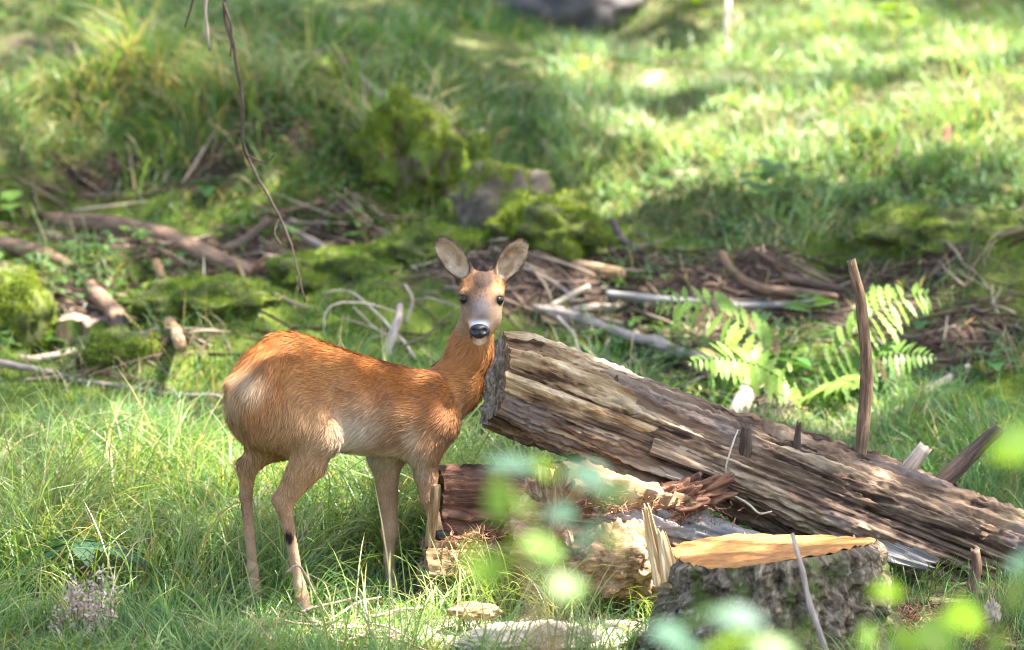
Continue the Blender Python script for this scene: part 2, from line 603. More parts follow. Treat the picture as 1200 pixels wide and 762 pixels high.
def ground_mat():
    m, nt, out = new_mat("forest_floor")
    b = principled(nt, 0.95, 0.15)
    geo = nt.nodes.new("ShaderNodeNewGeometry")
    pos = geo.outputs["Position"]
    n1 = noise(nt, pos, 9, 8, 0.65)
    n2 = noise(nt, pos, 60, 6, 0.7)
    n3 = noise(nt, pos, 3.2, 5, 0.6)
    moss = ramp(nt, n1, [(0.3, (0.035, 0.045, 0.010)), (0.48, (0.09, 0.125, 0.018)), (0.7, (0.18, 0.21, 0.030))])
    soil = ramp(nt, n2, [(0.3, (0.016, 0.010, 0.007)), (0.5, (0.050, 0.032, 0.024)), (0.62, (0.095, 0.062, 0.048)), (0.75, (0.19, 0.13, 0.10))])
    thatch = ramp(nt, n2, [(0.3, (0.030, 0.035, 0.012)), (0.5, (0.085, 0.085, 0.032)), (0.7, (0.19, 0.165, 0.08))])
    dirt_glare = ramp(nt, n2, [(0.3, (0.30, 0.24, 0.16)), (0.7, (0.52, 0.45, 0.34))])  # pale soil tone that also carries painted sun glare
    def thr(a, lo, hi):
        mm = nt.nodes.new("ShaderNodeMath")
        mm.operation = 'ADD'
        nt.links.new(attr(nt, a).outputs["Fac"], mm.inputs[0])
        m2 = nt.nodes.new("ShaderNodeMath")
        m2.operation = 'MULTIPLY_ADD'
        nt.links.new(n1, m2.inputs[0])
        m2.inputs[1].default_value = 0.9
        m2.inputs[2].default_value = -0.45
        nt.links.new(m2.outputs[0], mm.inputs[1])
        return ramp(nt, mm.outputs[0], [(lo, (0, 0, 0)), (hi, (1, 1, 1))])
    c = mixrgb(nt, thr("grassy", 0.35, 0.6), moss, thatch)
    c = mixrgb(nt, thr("soil", 0.35, 0.6), c, soil)
    c = mixrgb(nt, thr("sand_glare", 0.35, 0.6), c, dirt_glare)
    nt.links.new(c, b.inputs["Base Color"])
    bump(nt, b, n2, 0.9, 0.012)
    nt.links.new(b.outputs[0], out.inputs[0])
    return m


M['ground'] = ground_mat()

# ------------------------------------------------------------------ where soil, moss and grass lie (metres on the ground)
def blobs(lst):
    out = []
    for (u, v, rx, ry, w) in lst:
        p = G(u, v)
        out.append((p[0], p[1], rx, ry, w))
    return out


def field(lst, x, y):
    s = np.zeros_like(x)
    for (cx, cy, rx, ry, w) in lst:
        s = np.maximum(s, w * np.exp(-(((x - cx) / rx) ** 2 + ((y - cy) / ry) ** 2)))
    return s


SOIL = blobs([(130, 215, .3, .12, .9), (230, 205, .3, .12, .9), (330, 150, .3, .15, .7), (60, 60, .4, .2, .6), (200, 40, .5, .2, .5), (420, 60, .4, .2, .5), (380, 275, .3, .2, .8), (600, 330, .25, .15, .9), (900, 385, 0.75, 0.30, 1.0), (1010, 345, 0.5, 0.2, 1.0), (1120, 400, 0.40, 0.3, .9), (760, 318, 0.42, 0.35, .9), (690, 315, 0.3, 0.3, .8), (860, 325, 0.5, 0.3, .9),
              (110, 350, 0.30, 0.35, 1.0), (200, 300, 0.55, 0.28, .8), (300, 300, 0.30, 0.3, .8), (180, 400, 0.3, 0.2, .7), (470, 285, 0.35, 0.3, .7), (560, 300, 0.3, 0.25, .8),
              (420, 255, 0.3, 0.3, .6), (770, 440, 0.3, 0.2, .7), (640, 350, .3, .25, .7), (500, 225, 0.12, 0.12, .8), (900, 470, .3, .2, .6), (1000, 760, .45, .35, .9), (620, 690, .35, .25, .8), (60, 230, .5, .2, .5), (300, 200, .5, .2, .5)])
SAND_GLARE = blobs([(620, 742, 0.36, 0.22, 1.0), (450, 738, .22, .10, .6), (715, 130, 0.16, 0.35, .8), (770, 110, .12, .2, .6), (950, 165, .35, .25, .62), (800, 215, .3, .25, .55), (880, 100, .4, .3, .5), (1100, 110, .3, .3, .45), (890, 175, .2, .2, .6)])  # pale dry soil; upper-right spots paint sun glare into the ground colour


def zones(x, y):
    soil = field(SOIL, x, y)
    q = xy3(x, y)
    jit = 0.35 * fbm(q / 0.5, 3, 41)
    g_near = sstep(2.5, 1.9, y + jit)
    back = np.where(x > 0.3, 3.75, 4.35)
    g_far = sstep(back - 0.1, back + 0.5, y + jit)
    grassy = np.clip(np.maximum(g_near, g_far), 0, 1) * (1 - 0.75 * np.clip(soil, 0, 1))
    sand_glare = field(SAND_GLARE, x, y)
    return grassy, soil, sand_glare


# ground: fine sheet in view stitched into one coarse sheet reaching far out
def build_ground():
    xs = np.unique(np.concatenate([np.linspace(-60, -4, 29), np.linspace(-4, -2.7, 14), np.arange(-2.7, 2.75, 0.025), np.linspace(2.8, 4, 13), np.linspace(4, 60, 29)]))
    ys = np.unique(np.concatenate([np.linspace(-60, -4, 29), np.linspace(-4, -1.6, 25), np.arange(-1.6, 8.9, 0.028), np.linspace(8.95, 12, 40), np.linspace(12, 60, 25)]))
    X, Y = np.meshgrid(xs, ys, indexing='ij')
    Z = ground(X.ravel(), Y.ravel())
    V = np.stack([X.ravel(), Y.ravel(), Z], -1)
    nx, ny = len(xs), len(ys)
    i = np.arange(nx - 1)[:, None] * ny
    j = np.arange(ny - 1)[None, :]
    F = np.stack([i + j, i + ny + j, i + ny + j + 1, i + j + 1], -1).reshape(-1, 4)
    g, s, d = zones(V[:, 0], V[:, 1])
    o = mk("ground", V, F, M['ground'], attrs={"grassy": g, "soil": s, "sand_glare": d})
    tag(o, "mossy forest floor rising behind the deer", None, None, "structure")


build_ground()

# ------------------------------------------------------------------ big fallen log
SKIP = []          # footprints (ax, ay, bx, by, r) where nothing grows


def skip_seg(a, b, r):
    SKIP.append((a[0], a[1], b[0], b[1], r))


def skipped(x, y):
    m = np.zeros(len(x), bool)
    for ax, ay, bx, by, r in SKIP:
        dx, dy = bx - ax, by - ay
        l2 = max(dx * dx + dy * dy, 1e-9)
        t = np.clip(((x - ax) * dx + (y - ay) * dy) / l2, 0, 1)
        m |= (x - ax - t * dx) ** 2 + (y - ay - t * dy) ** 2 < r * r
    return m


def big_log(name, label, cat, a, b, r0, r1, mat, mat_end, nu=150, nv=330, seed=3, plate=0.018, fib=0.010, crack=0.016, cut=(0.0, 0.0), pale=None, bend=0.0, lean=(0, 0)):
    a, b = np.asarray(a, float), np.asarray(b, float)
    L = np.linalg.norm(b - a)
    t = (b - a) / L
    e1 = unit(np.cross(t, [0, 0, 1]))
    e2 = np.cross(e1, t)
    S, T = np.meshgrid(np.linspace(0, L, nv), np.linspace(0, 2 * math.pi, nu, endpoint=False), indexing='ij')
    R = r0 + (r1 - r0) * S / L
    c, s = np.cos(T), np.sin(T)
    q = np.stack([c * R, s * R, S], -1).reshape(-1, 3)
    tw = 0.25 * S.ravel()
    qt = np.stack([np.cos(T.ravel() + tw) * R.ravel(), np.sin(T.ravel() + tw) * R.ravel(), S.ravel()], -1)
    d = 0.035 * fbm(q * np.array([4, 4, 1.2]) + seed, 2, seed) * R.ravel() / 0.14
    pn = fbm(qt * np.array([26, 26, 1.5]) + 5, 4, seed + 1)
    d += plate * (sstep(-0.12, -0.02, pn) + 0.8 * sstep(0.18, 0.26, pn) - 1.0)
    d += .6 * fib * fbm(qt * np.array([95, 95, 2.2]), 3, seed + 2) + .5 * fib * fbm(qt * np.array([110, 110, 4.0]), 2, seed + 12)
    cr = np.abs(fbm(qt * np.array([30, 30, 1.1]) + 9, 3, seed + 4))
    d -= crack * sstep(0.11, 0.02, cr) * sstep(-.4, .1, fbm(qt * np.array([9, 9, 3]), 2, seed + 14))
    cr2 = np.abs(fbm(qt * np.array([55, 55, 1.6]) + 31, 2, seed + 15))
    d -= .5 * crack * sstep(0.12, 0.02, cr2) * sstep(-.2, .3, fbm(qt * np.array([12, 12, 4]) + 3, 2, seed + 16))
    d += 0.0045 * fbm(qt * np.array([140, 140, 55]), 2, seed + 6)
    rr = R.ravel() + d * (1 - .65 * sstep(.06, 0, S.ravel()) * (lean[0] == .022))
    # end trim: ragged saw / break line, optionally oblique (towards the camera side)
    Sx = S.ravel().copy()
    cap0 = cut[0] * (-s.ravel()) + 0.010 * fbm(qt * 40, 2, seed + 7) + lean[0] * c.ravel()
    cap1 = cut[1] * (-s.ravel()) + 0.010 * fbm(qt * 40, 2, seed + 8) + lean[1] * c.ravel()
    w0 = sstep(0.25, 0, Sx)
    w1 = sstep(L - 0.25, L, Sx)
    Sx = Sx + w0 * cap0 + w1 * cap1
    ctr = a[None, :] + t[None, :] * Sx[:, None]
    sag = bend * np.sin(np.pi * S.ravel() / L)
    V = ctr + (e1[None, :] * c.ravel()[:, None] + e2[None, :] * s.ravel()[:, None]) * rr[:, None]
    V[:, 2] += sag
    i = np.arange(nv - 1)[:, None] * nu
    k = np.arange(nu)[None, :]
    k2 = (k + 1) % nu
    F = np.stack([i + k, i + k2, i + nu + k2, i + nu + k], -1).reshape(-1, 4)
    root = empty(name, label, cat)
    body = mk("wood", V, F, mat, root, {"sc": qt})
    if pale is not None:
        # part of the flank that has lost its skin: per-face second material
        body.data.materials.append(pale[0])
        f = F[:, 0]
        pv = pale[1](q[f], T.ravel()[f], S.ravel()[f]) + 0.35 * fbm(qt[f] * np.array([14, 14, 3]), 3, seed + 20)
        body.data.polygons.foreach_set("material_index", (pv > 0.5).astype(np.int32))
    # end faces
    for e, row, sg in ((0, 0, 1), (1, nv - 1, -1)):
        rim = V[row * nu:(row + 1) * nu]
        cc = rim.mean(0)
        nr = 16
        rows = []
        for kk in range(nr):
            f = 1 - kk / nr
            rg = cc + (rim - cc) * f
            inn = 0.014 * fbm(np.concatenate([(rim - cc) * f * 30], 0) + seed, 3, seed + 11 + e) * min(1, kk / 2)
            rg = rg + t * sg * (0.012 * (1 - f) + inn + 0.004 * (kk > 0))[:, None]
            rows.append(rg)
        VV = np.vstack(rows + [cc[None] + t * sg * 0.012])
        i = np.arange(nr - 1)[:, None] * nu
        FF = np.stack([i + k, i + nu + k, i + nu + k2, i + k2], -1).reshape(-1, 4)
        kk1 = np.arange(nu)
        TT = np.stack([(nr - 1) * nu + kk1, np.full(nu, nr * nu), (nr - 1) * nu + (kk1 + 1) % nu], -1)
        if sg < 0:
            FF = FF[:, ::-1]
            TT = TT[:, ::-1]
        mk("end_face", VV, [FF, TT], mat_end, root, {"sc": (VV - cc)})
    return root, body


LA, LB = P(580, 446, 0.30), P(1290, 706, 0.42)
log_root, _ = big_log("fallen_log", "long cracked weathered log slanting down to the right from beside the deer's neck", "log",
                      LA, LB, 0.128, 0.160, M['log'], M['log_end'], seed=3, nu=280, nv=380, plate=0.013, fib=0.011, crack=0.036, cut=(0.015, 0.0), lean=(0.022, 0),
                      pale=(M['log_pale'], lambda q, T, S: 0.80 * sstep(0.60, 0.1, S) * sstep(-0.1, 0.5, np.sin(T + 0.25)) + 0.1))
skip_seg(LA + (LB - LA) * 0.45, LB, 0.15)


def child_stub(parent, name, pts, wpx, mat, seed=1, jag=0.02, label=None, seg=12):
    pts = [P(*p) for p in pts]
    r = [rad(w, p) for w, p in zip(wpx, pts)]
    V, F, A = tube(pts, r, 36, seg, 0.16, seed, 0.7, (0, jag), 0.3)
    o = mk(name, V, F, mat, parent, A)
    if label:
        o["label"] = label
    return o


child_stub(log_root, "broken_branch", [(1008, 566, .37), (1016, 490, .37), (1017, 420, .36), (1010, 350, .35), (1000, 306, .34)], [15, 15, 14, 13, 11], M['stick_brown'], 4, 0.012, "tall thin upright branch standing on the log")
child_stub(log_root, "broken_branch", [(1036, 590, .42), (1057, 556, .42), (1076, 530, .43)], [22, 20, 16], M['stick_grey'], 5, 0.02, "short grey broken branch")
child_stub(log_root, "broken_branch", [(1070, 596, .42), (1105, 562, .42), (1140, 533, .43), (1168, 509, .44)], [24, 22, 20, 16], M['stick_dark'], 6, 0.03, "dark slanting broken branch")
child_stub(log_root, "branch_stub", [(874, 538, .25), (876, 518, .24), (876, 499, .235)], [16, 15, 12], M['stick_dark'], 7, 0.012)
child_stub(log_root, "branch_stub", [(932, 550, .28), (934, 525, .275), (937, 499, .27)], [10, 9, 6], M['stick_dark'], 8, 0.014)
child_stub(log_root, "branch_stub", [(722, 452, .24), (723, 440, .235)], [8, 3], M['stick_dark'], 9, 0.004)
child_stub(log_root, "rootlet", [(848, 576, .17), (852, 545, .15), (858, 520, .17), (864, 503, .20)], [2.2, 2.5, 2.5, 1.6], M['stick_pale'], 10, 0, seg=6)
child_stub(log_root, "rootlet", [(780, 556, .14), (812, 568, .12), (830, 590, .12), (836, 600, .12)], [2.5, 3, 3, 2], M['stick_pale'], 11, 0, seg=6)
child_stub(log_root, "rootlet", [(845, 575, .14), (872, 588, .12), (890, 602, .12), (905, 600, .12)], [2.5, 3, 3, 2], M['stick_pale'], 12, 0, seg=6)


def slab(name, parent, pts_top, thick, mat, seed=0, n=26, fib=(5, 60, 60)):
    """broken plank of split wood: outline of four corners (start pair, end pair), with thickness and ragged tip"""
    a0, a1, b0, b1 = [np.asarray(p, float) for p in pts_top]
    m = 12
    S, W = np.meshgrid(np.linspace(0, 1, n), np.linspace(0, 1, m), indexing='ij')
    tip = 1 + 0.10 * fbm(np.stack([W.ravel() * 7, np.full(W.size, seed), W.ravel() * 0], -1), 2, seed) - 0.10
    SS = S.ravel() * np.where(S.ravel() > 0, 1 - (S.ravel() ** 3) * (1 - tip), 1)
    L0 = a0[None] + (b0 - a0)[None] * SS[:, None]
    L1 = a1[None] + (b1 - a1)[None] * SS[:, None]
    top = L0 + (L1 - L0) * W.ravel()[:, None]
    nrm = unit(np.cross(b0 - a0, a1 - a0))
    if nrm[2] < 0:
        nrm = -nrm
    Lm = np.linalg.norm(b0 - a0)
    Wm = np.linalg.norm(a1 - a0)
    q = np.stack([W.ravel() * Wm, W.ravel() * 0, SS * Lm], -1)
    h = 0.35 * thick * fbm(q * np.array([90, 1, 7]) + seed, 3, seed + 1)
    top = top + nrm * h[:, None]
    th = thick * (1 - 0.75 * SS) * (0.6 + 0.4 * np.sin(np.pi * np.clip(W.ravel(), 0.05, 0.95)))
    bot = top - nrm * th[:, None]
    V = np.vstack([top, bot])
    i = np.arange(n - 1)[:, None] * m
    k = np.arange(m - 1)[None, :]
    F1 = np.stack([i + k, i + k + 1, i + m + k + 1, i + m + k], -1).reshape(-1, 4)
    o = n * m
    F2 = F1[:, ::-1] + o
    ed = []
    ii = np.arange(n - 1) * m
    ed.append(np.stack([ii, ii + m, ii + m + o, ii + o], -1))
    ii2 = ii + m - 1
    ed.append(np.stack([ii2, ii2 + o, ii2 + m + o, ii2 + m], -1))
    kk = np.arange(m - 1)
    ed.append(np.stack([kk, kk + o, kk + 1 + o, kk + 1], -1))
    kk = kk + (n - 1) * m
    ed.append(np.stack([kk, kk + 1, kk + 1 + o, kk + o], -1))
    return mk(name, V, [np.vstack([F1, F2] + ed)], mat, parent, {"sc": np.vstack([q, q + [0, 0.02, 0]])}, smooth=False)


slab("split_slab", log_root, [P(985, 598, .27), P(970, 640, .20), P(1112, 660, .20), P(1100, 672, .14)], 0.035, M['grey_wood'], 3).__setitem__("label", "silver grey split slab jutting off the log")
slab("split_slab", log_root, [P(905, 560, .26), P(893, 590, .21), P(1090, 630, .29), P(1080, 648, .24)], 0.03, M['log'], 5)
slab("split_slab", log_root, [P(770, 500, .22), P(762, 530, .17), P(930, 560, .26), P(915, 590, .2)], 0.02, M['log'], 8)

# ------------------------------------------------------------------ stump with fresh cut
def stump():
    root = empty("tree_stump", "mossy bark stump with a fresh orange saw cut in front of the fallen log", "stump")
    cx, cy = P(905, 650, -0.55)[0], -0.55
    gz = -0.10
    nu, nv = 260, 90
    T, K = np.meshgrid(np.linspace(0, 2 * math.pi, nu, endpoint=False), np.linspace(0, 1, nv), indexing='ij')
    c, s = np.cos(T), np.sin(T)

    def top_h(x, y):
        return 0.252 + 0.5 * (1 - y / 0.27) * (0.030 + 0.040 * x / 0.27) + 0.004 * fbm(np.stack([x.ravel() * 8, y.ravel() * 60, x.ravel() * 0], -1), 2, 3).reshape(np.shape(x))
    R0 = 0.256 * (1 + 0.03 * np.sin(3 * T + 1) + 0.02 * np.sin(5 * T))
    H = top_h(R0 * c, R0 * s)
    Z = gz + (H - gz) * K
    flare = (0.075 * (1 - K) ** 1.4 + 0.10 * (1 - K) ** 3 * (0.5 + 0.5 * np.sin(4 * T + 0.6)))
    R = R0 + flare
    q = np.stack([R * c, R * s, Z], -1).reshape(-1, 3)
    cell = fbm(q * np.array([26, 26, 13]), 4, 21)
    d = 0.012 + 0.020 * (sstep(-0.25, -0.05, cell) + 0.6 * sstep(0.1, 0.2, cell) - 0.8) + 0.006 * fbm(q * 75, 3, 22) + 0.004 * fbm(q * np.array([160, 160, 60]), 2, 23)
    d = d * (.25 + .75 * sstep(1.0, 0.95, K.ravel())) + .004
    RR = R.ravel() + d
    V = np.stack([cx + RR * c.ravel(), cy + RR * s.ravel(), Z.ravel()], -1)
    i = np.arange(nu)[:, None]
    i2 = (i + 1) % nu
    k = np.arange(nv - 1)[None, :]
    F = np.stack([i * nv + k, i2 * nv + k, i2 * nv + k + 1, i * nv + k + 1], -1).reshape(-1, 4)
    mk("bark", V, F, M['bark'], root, {"sc": q})
    nr = 30
    T2, Q = np.meshgrid(np.linspace(0, 2 * math.pi, nu, endpoint=False), np.linspace(0, 1, nr), indexing='ij')
    R2 = 0.263 * (1 + 0.03 * np.sin(3 * T2 + 1) + 0.02 * np.sin(5 * T2)) * (1.0 - Q)
    x2, y2 = R2 * np.cos(T2), R2 * np.sin(T2)
    z2 = top_h(x2, y2) + 0.003 * fbm(np.stack([x2.ravel() * 14, y2.ravel() * 90, x2.ravel() * 0], -1), 2, 5).reshape(x2.shape) + 0.004 * (Q > 0.01)
    V2 = np.stack([cx + x2.ravel(), cy + y2.ravel(), z2.ravel()], -1)
    F2 = np.stack([i * nr + np.arange(nr - 1)[None, :], i2 * nr + np.arange(nr - 1)[None, :], i2 * nr + np.arange(1, nr)[None, :], i * nr + np.arange(1, nr)[None, :]], -1).reshape(-1, 4)
    mk("cut_face", V2, F2, M['fresh_cut'], root, {"sc": np.stack([x2.ravel() * 0.3, y2.ravel(), x2.ravel() * 0.15], -1)})["label"] = "fresh orange sawn face"
    # tall splinter of torn wood at the left rim
    sp = slab("splinter", root, [P(764, 686, -0.58), P(788, 690, -0.60), P(752, 588, -0.54), P(760, 590, -0.55)], 0.03, M['splinter'], 12)
    slab("splinter", root, [P(776, 684, -0.62), P(797, 676, -0.63), P(768, 618, -0.585), P(779, 622, -0.59)], 0.018, M['splinter'], 13)
    for k, (u, h) in enumerate([(866, 7), (872, 9), (884, 6), (958, 5), (1000, 6)]):
        slab("splinter", root, [P(u, 634, -0.30), P(u + 4, 634, -0.30), P(u, 632 - h, -0.30), P(u + 1, 632 - h, -0.30)], 0.004, M['splinter'], 20 + k, 6)
    SKIP.append((cx, cy, cx, cy, 0.33))
    return root, cx, cy


st_root, STX, STY = stump()

# ------------------------------------------------------------------ sticks
STICK_N = [0]


def stick(name, label, pts, w, mat, group=None, twigs=(), jag=(0.004, 0.006), seg=8, n=36, wob=0.6, cat="stick", sink=0.15):
    """pts: (u, v) lies on the ground, (u, v, lift) lies that many metres above it, (u, v, None, y) stands at depth y"""
    STICK_N[0] += 1
    sd = STICK_N[0]
    def pt(p, wi):
        if len(p) == 4:
            return P(p[0], p[1], p[3])
        q = G(p[0], p[1])
        lift = p[2] if len(p) == 3 else 0.0
        if lift:
            for _ in range(3):
                q2 = P(p[0], p[1], q[1])
                y = q[1] - lift / 0.3 * 0.5
                q2 = P(p[0], p[1], y)
                break
            return q2
        q[2] += rad(wi, q) * (1 - sink)
        return q
    ws = list(w) if isinstance(w, (list, tuple)) else [w] * len(pts)
    P3 = [pt(p, wi) for p, wi in zip(pts, ws)]
    if all(len(p) < 4 for p in pts) and len(pts) > 2:
        a_ = np.concatenate([[0], np.cumsum([math.hypot(pts[i + 1][0] - pts[i][0], pts[i + 1][1] - pts[i][1]) for i in range(len(pts) - 1)])])
        yy = np.array([q[1] for q in P3])
        fit = np.polyval(np.polyfit(a_, yy, 1), a_)
        fit = fit - .95 * max(0.0, float(np.max(fit - yy)))
        P3 = [P(p[0], p[1], y_) for p, y_ in zip(pts, fit)]
    r = [rad(wi, p) for wi, p in zip(ws, P3)]
    V, F, A = tube(P3, r, n, seg, 0.14, sd, wob, jag, 0.25)
    o = mk(name, V, F, mat, None, A)
    tag(o, label, cat, group)
    for tw in twigs:
        tp, tws = tw
        T3 = [pt(p, 2) for p in tp]
        # root each twig on the stick itself
        c = catmull(P3, 60)
        T3[0] = c[np.argmin(np.linalg.norm(c - T3[0], axis=1))]
        V, F, A = tube(T3, [rad(x, p) for x, p in zip(tws, T3)], 20, 6, 0.12, sd + 50, 0.6)
        mk("twig", V, F, mat, o, A)
    return o


GS = "dead sticks lying on the slope"
stick("dead_branch", "long thin grey branch lying left of the deer's rump", [(-30, 421), (40, 434), (110, 450), (180, 459), (262, 466)], [8, 8, 7, 6, 5], M['stick_grey'], GS)
stick("dead_branch", "short grey branch at the left edge above the long thin branch", [(-25, 422), (30, 421), (75, 416), (116, 408)], [9, 9, 8, 6], M['stick_grey'], GS)
stick("dead_branch", "dark brown stick just above the long thin branch at left", [(98, 438), (140, 441), (175, 452), (205, 462)], [8, 10, 9, 5], M['stick_brown'], GS)
stick("rotten_log", "brown decaying log across the slope at upper left", [(60, 258), (120, 266), (180, 278), (235, 296), (300, 318)], [20, 24, 26, 26, 18], M['stick_brown'], cat="log", seg=16, jag=(.03, .03), sink=.4)
stick("rotten_log", "reddish brown log end entering from the left edge", [(-30, 283), (20, 294), (50, 302), (80, 316)], [20, 22, 20, 14], M['stick_brown'], cat="log", seg=14, jag=(.0, .04), sink=.3)
stick("rotten_log", "grey weathered log leaning beside the dark hollow at left", [(100, 335), (125, 358), (145, 378), (160, 402)], [18, 20, 20, 16], M['stick_brown'], cat="log", seg=14, jag=(.02, .02), sink=.2)
stick("wood_chunk", "small reddish upright wood stub at upper left", [(199, 344), (191, 326), (183, 308, 0.05)], [14, 14, 11], M['rot_tan'], jag=(0, .02), cat="wood")
stick("wood_chunk", "pale grey upright wood stub below the reddish stub", [(213, 408), (203, 384, 0.04), (193, 360, 0.07)], [15, 16, 12], M['rot_tan'], jag=(0, .02), cat="wood")
stick("dead_branch", "pale flat stick lying on moss at left centre", [(258, 329), (285, 336), (318, 350)], [5, 9, 4], M['stick_pale'], GS)
stick("dead_branch", "brown stick pointing right below the mossy bank", [(296, 256), (335, 248), (376, 237, 0.03)], [8, 8, 5], M['stick_brown'], GS)
stick("dead_branch", "pale brown stick slanting down right above the deer's back", [(332, 264), (370, 284), (406, 306)], [11, 11, 7], M['stick_grey'], GS)
stick("snag", "dark forked snag right of the brown decaying log", [(262, 297), (285, 284, 0.02), (312, 264, 0.06)], [20, 15, 10], M['stick_dark'], jag=(.01, .03), cat="branch")
stick("dead_branch", "curved bare branch beside the mossy stump", [(410, 82, 0.05), (424, 98, 0.04), (446, 112), (502, 117)], [9, 11, 10, 6], M['stick_grey'], GS)
stick("dead_branch", "short dark stick curving up right of the ears", [(752, 300), (735, 287, 0.02), (718, 260, 0.06)], [12, 10, 8], M['stick_dark'], GS)
stick("dead_branch", "thick reddish broken stick right of the mossy mound", [(668, 310), (700, 316), (730, 320)], [13, 16, 15], M['rot_tan'], GS)
stick("dead_branch", "long silvery branch lying level on the dark soil", [(712, 346), (780, 351), (840, 355), (910, 357), (974, 349)], [9, 10, 9, 8, 5], M['grey_wood'], GS, n=50)
stick("dead_root", "bent brown root above the long silvery branch", [(848, 296, 0.02), (862, 318), (885, 335), (925, 343), (978, 350)], [11, 13, 14, 13, 8], M['stick_brown'], cat="root")
stick("dead_branch", "pale stick lying straight right of the deer's head", [(630, 364), (700, 364), (780, 359)], [9, 10, 9], M['stick_grey'], GS)
stick("dead_branch", "thick grey branch slanting down right behind the log", [(628, 358), (700, 380), (780, 404), (858, 432)], [9, 12, 13, 10], M['stick_grey'], GS)
stick("dead_branch", "brown branch parallel below the thick grey branch", [(690, 376), (740, 398), (800, 426), (838, 444)], [6, 8, 9, 6], M['stick_brown'], GS)
stick("dead_branch", "pale short stick pointing up left of the branch pile", [(636, 362), (662, 352), (692, 338, 0.03)], [7, 8, 6], M['stick_pale'], GS)
PT = "thin bare twigs in the pile behind the log"
PL = ["pale thin twig drooping at the left end of the branch pile", "short grey twig standing under the middle of the branch pile", "pale forked twig bent down left in the branch pile", "pale forked twig running down right in the branch pile",
      "long thin grey twig lying along the branch pile towards the fern", "thin grey twig just above the long one in the branch pile", "thin level twig lying lowest behind the log's top edge", "very thin upright twig left in the branch pile",
      "grey twig slanting down right beside the deer's right ear", "dark thin twig right of the deer's eye level", "short thick grey twig left of the pale splintered stub", "dark twig lying just behind the log below the branch pile"]
for k, (pp, w, mt) in enumerate([
        ([(655, 372, .06), (672, 392, .05), (684, 422)], [5, 4, 4], 'stick_pale'),
        ([(718, 390, .06), (708, 410, .05), (705, 432)], [6, 5, 4], 'stick_grey'),
        ([(745, 388, .05), (752, 406, .03), (728, 432)], [6, 5, 5], 'stick_pale'),
        ([(742, 390, .05), (765, 412, .03), (790, 438)], [6, 5, 4], 'stick_pale'),
        ([(640, 366, .05), (690, 384, .04), (745, 392, .03), (800, 396)], [4, 5, 5, 3], 'stick_grey'),
        ([(650, 360, .04), (700, 372, .03), (770, 388)], [5, 5, 3], 'stick_grey'),
        ([(690, 440), (750, 448), (830, 452)], [4, 4, 3], 'stick_grey'),
        ([(700, 425), (690, 400, .05), (694, 384, .06)], [3, 3, 2], 'stick_grey'),
        ([(610, 312), (640, 326), (672, 350)], [6, 6, 4], 'stick_grey'),
        ([(620, 330), (660, 338), (700, 345)], [4, 5, 4], 'stick_dark'),
        ([(800, 455), (820, 445), (842, 436)], [7, 7, 5], 'stick_grey'),
        ([(760, 455), (800, 470), (850, 478)], [5, 5, 4], 'stick_dark')]):
    stick("dry_twig", PL[k], pp, [x * .8 for x in w], M[mt], PT, n=22, seg=6, cat="twig")
BT = "thin pale twigs above the deer's back"
BL = ["pale twig looping over leftmost above the deer's back", "longest pale twig running down right to the deer's back", "short pale twig inside the brush above the deer's back", "dark thin twig rising right towards the deer's cheek",
      "thin grey twig touching the deer's face from the left", "thinnest grey twig lying low in the brush above the deer's back", "short grey twig standing on top of the pale splintered stub"]
for k, (pp, w, mt) in enumerate([
        ([(380, 392), (381, 368, .06), (395, 356, .10), (430, 356, .12), (470, 368, .10)], [2.5, 3, 3, 3, 2], 'stick_pale'),
        ([(378, 344, .10), (410, 342, .10), (440, 366, .09), (470, 398, .04), (488, 421)], [3, 3, 4, 5, 5], 'stick_pale'),
        ([(414, 360, .10), (440, 384, .06), (478, 404)], [3, 3, 3], 'stick_pale'),
        ([(455, 412), (490, 398, .05), (520, 376, .10), (540, 362, .12)], [3, 4, 3, 2], 'stick_dark'),
        ([(480, 352, .10), (505, 350, .10), (540, 360, .12)], [2, 3, 2], 'stick_grey'),
        ([(420, 400), (450, 390, .04), (400, 372, .08)], [2, 2, 2], 'stick_grey'),
        ([(475, 334, .12), (482, 352, .09), (476, 378, .03)], [4, 4, 5], 'stick_grey')]):
    stick("dry_twig", BL[k], pp, [x * .75 for x in w], M[mt], BT, n=26, seg=6, cat="twig")
stick("wood_chunk", "pale splintered stub standing behind the deer's back", [(453, 418), (458, 396, .03), (466, 364, .08)], [12, 12, 8], M['stick_grey'], jag=(0, .03), cat="wood")
stick("wood_chunk", "pale splintered broken stub in front of the ferns", [(860, 504), (872, 476, .04), (884, 448, .08), (897, 424, .12)], [18, 22, 20, 8], M['stick_pale'], jag=(0, .05), cat="wood", seg=12)
stick("dead_branch", "pale brown stick with a stump of a fork right of the ferns", [(1046, 484), (1090, 458, .02), (1134, 432, .05)], [13, 14, 11], M['stick_pale'], GS, twigs=[([(1094, 458), (1096, 466), (1099, 474)], [9, 8, 7])])
stick("dead_branch", "brown bent stick lying on the soil at right", [(1135, 362), (1155, 380), (1172, 392), (1180, 414)], [6, 6, 6, 4], M['stick_brown'], GS)
stick("dead_branch", "dark rotten branch piece on the soil above the silvery branch", [(915, 322), (945, 332), (985, 342)], [13, 18, 9], M['stick_dark'], GS)
stick("dead_branch", "short pale stick standing at the shaded grass edge", [(1000, 318), (1003, 305, .02), (1006, 294, .04)], [12, 10, 6], M['stick_grey'], GS)
stick("upright_twig", "thin dark upright twig in the sunny grass at upper right", [(1064, 230), (1056, 205, .05), (1053, 180, .10), (1055, 156, .14)], [5, 4, 3, 2], M['stick_dark'], cat="twig", n=20, seg=6)
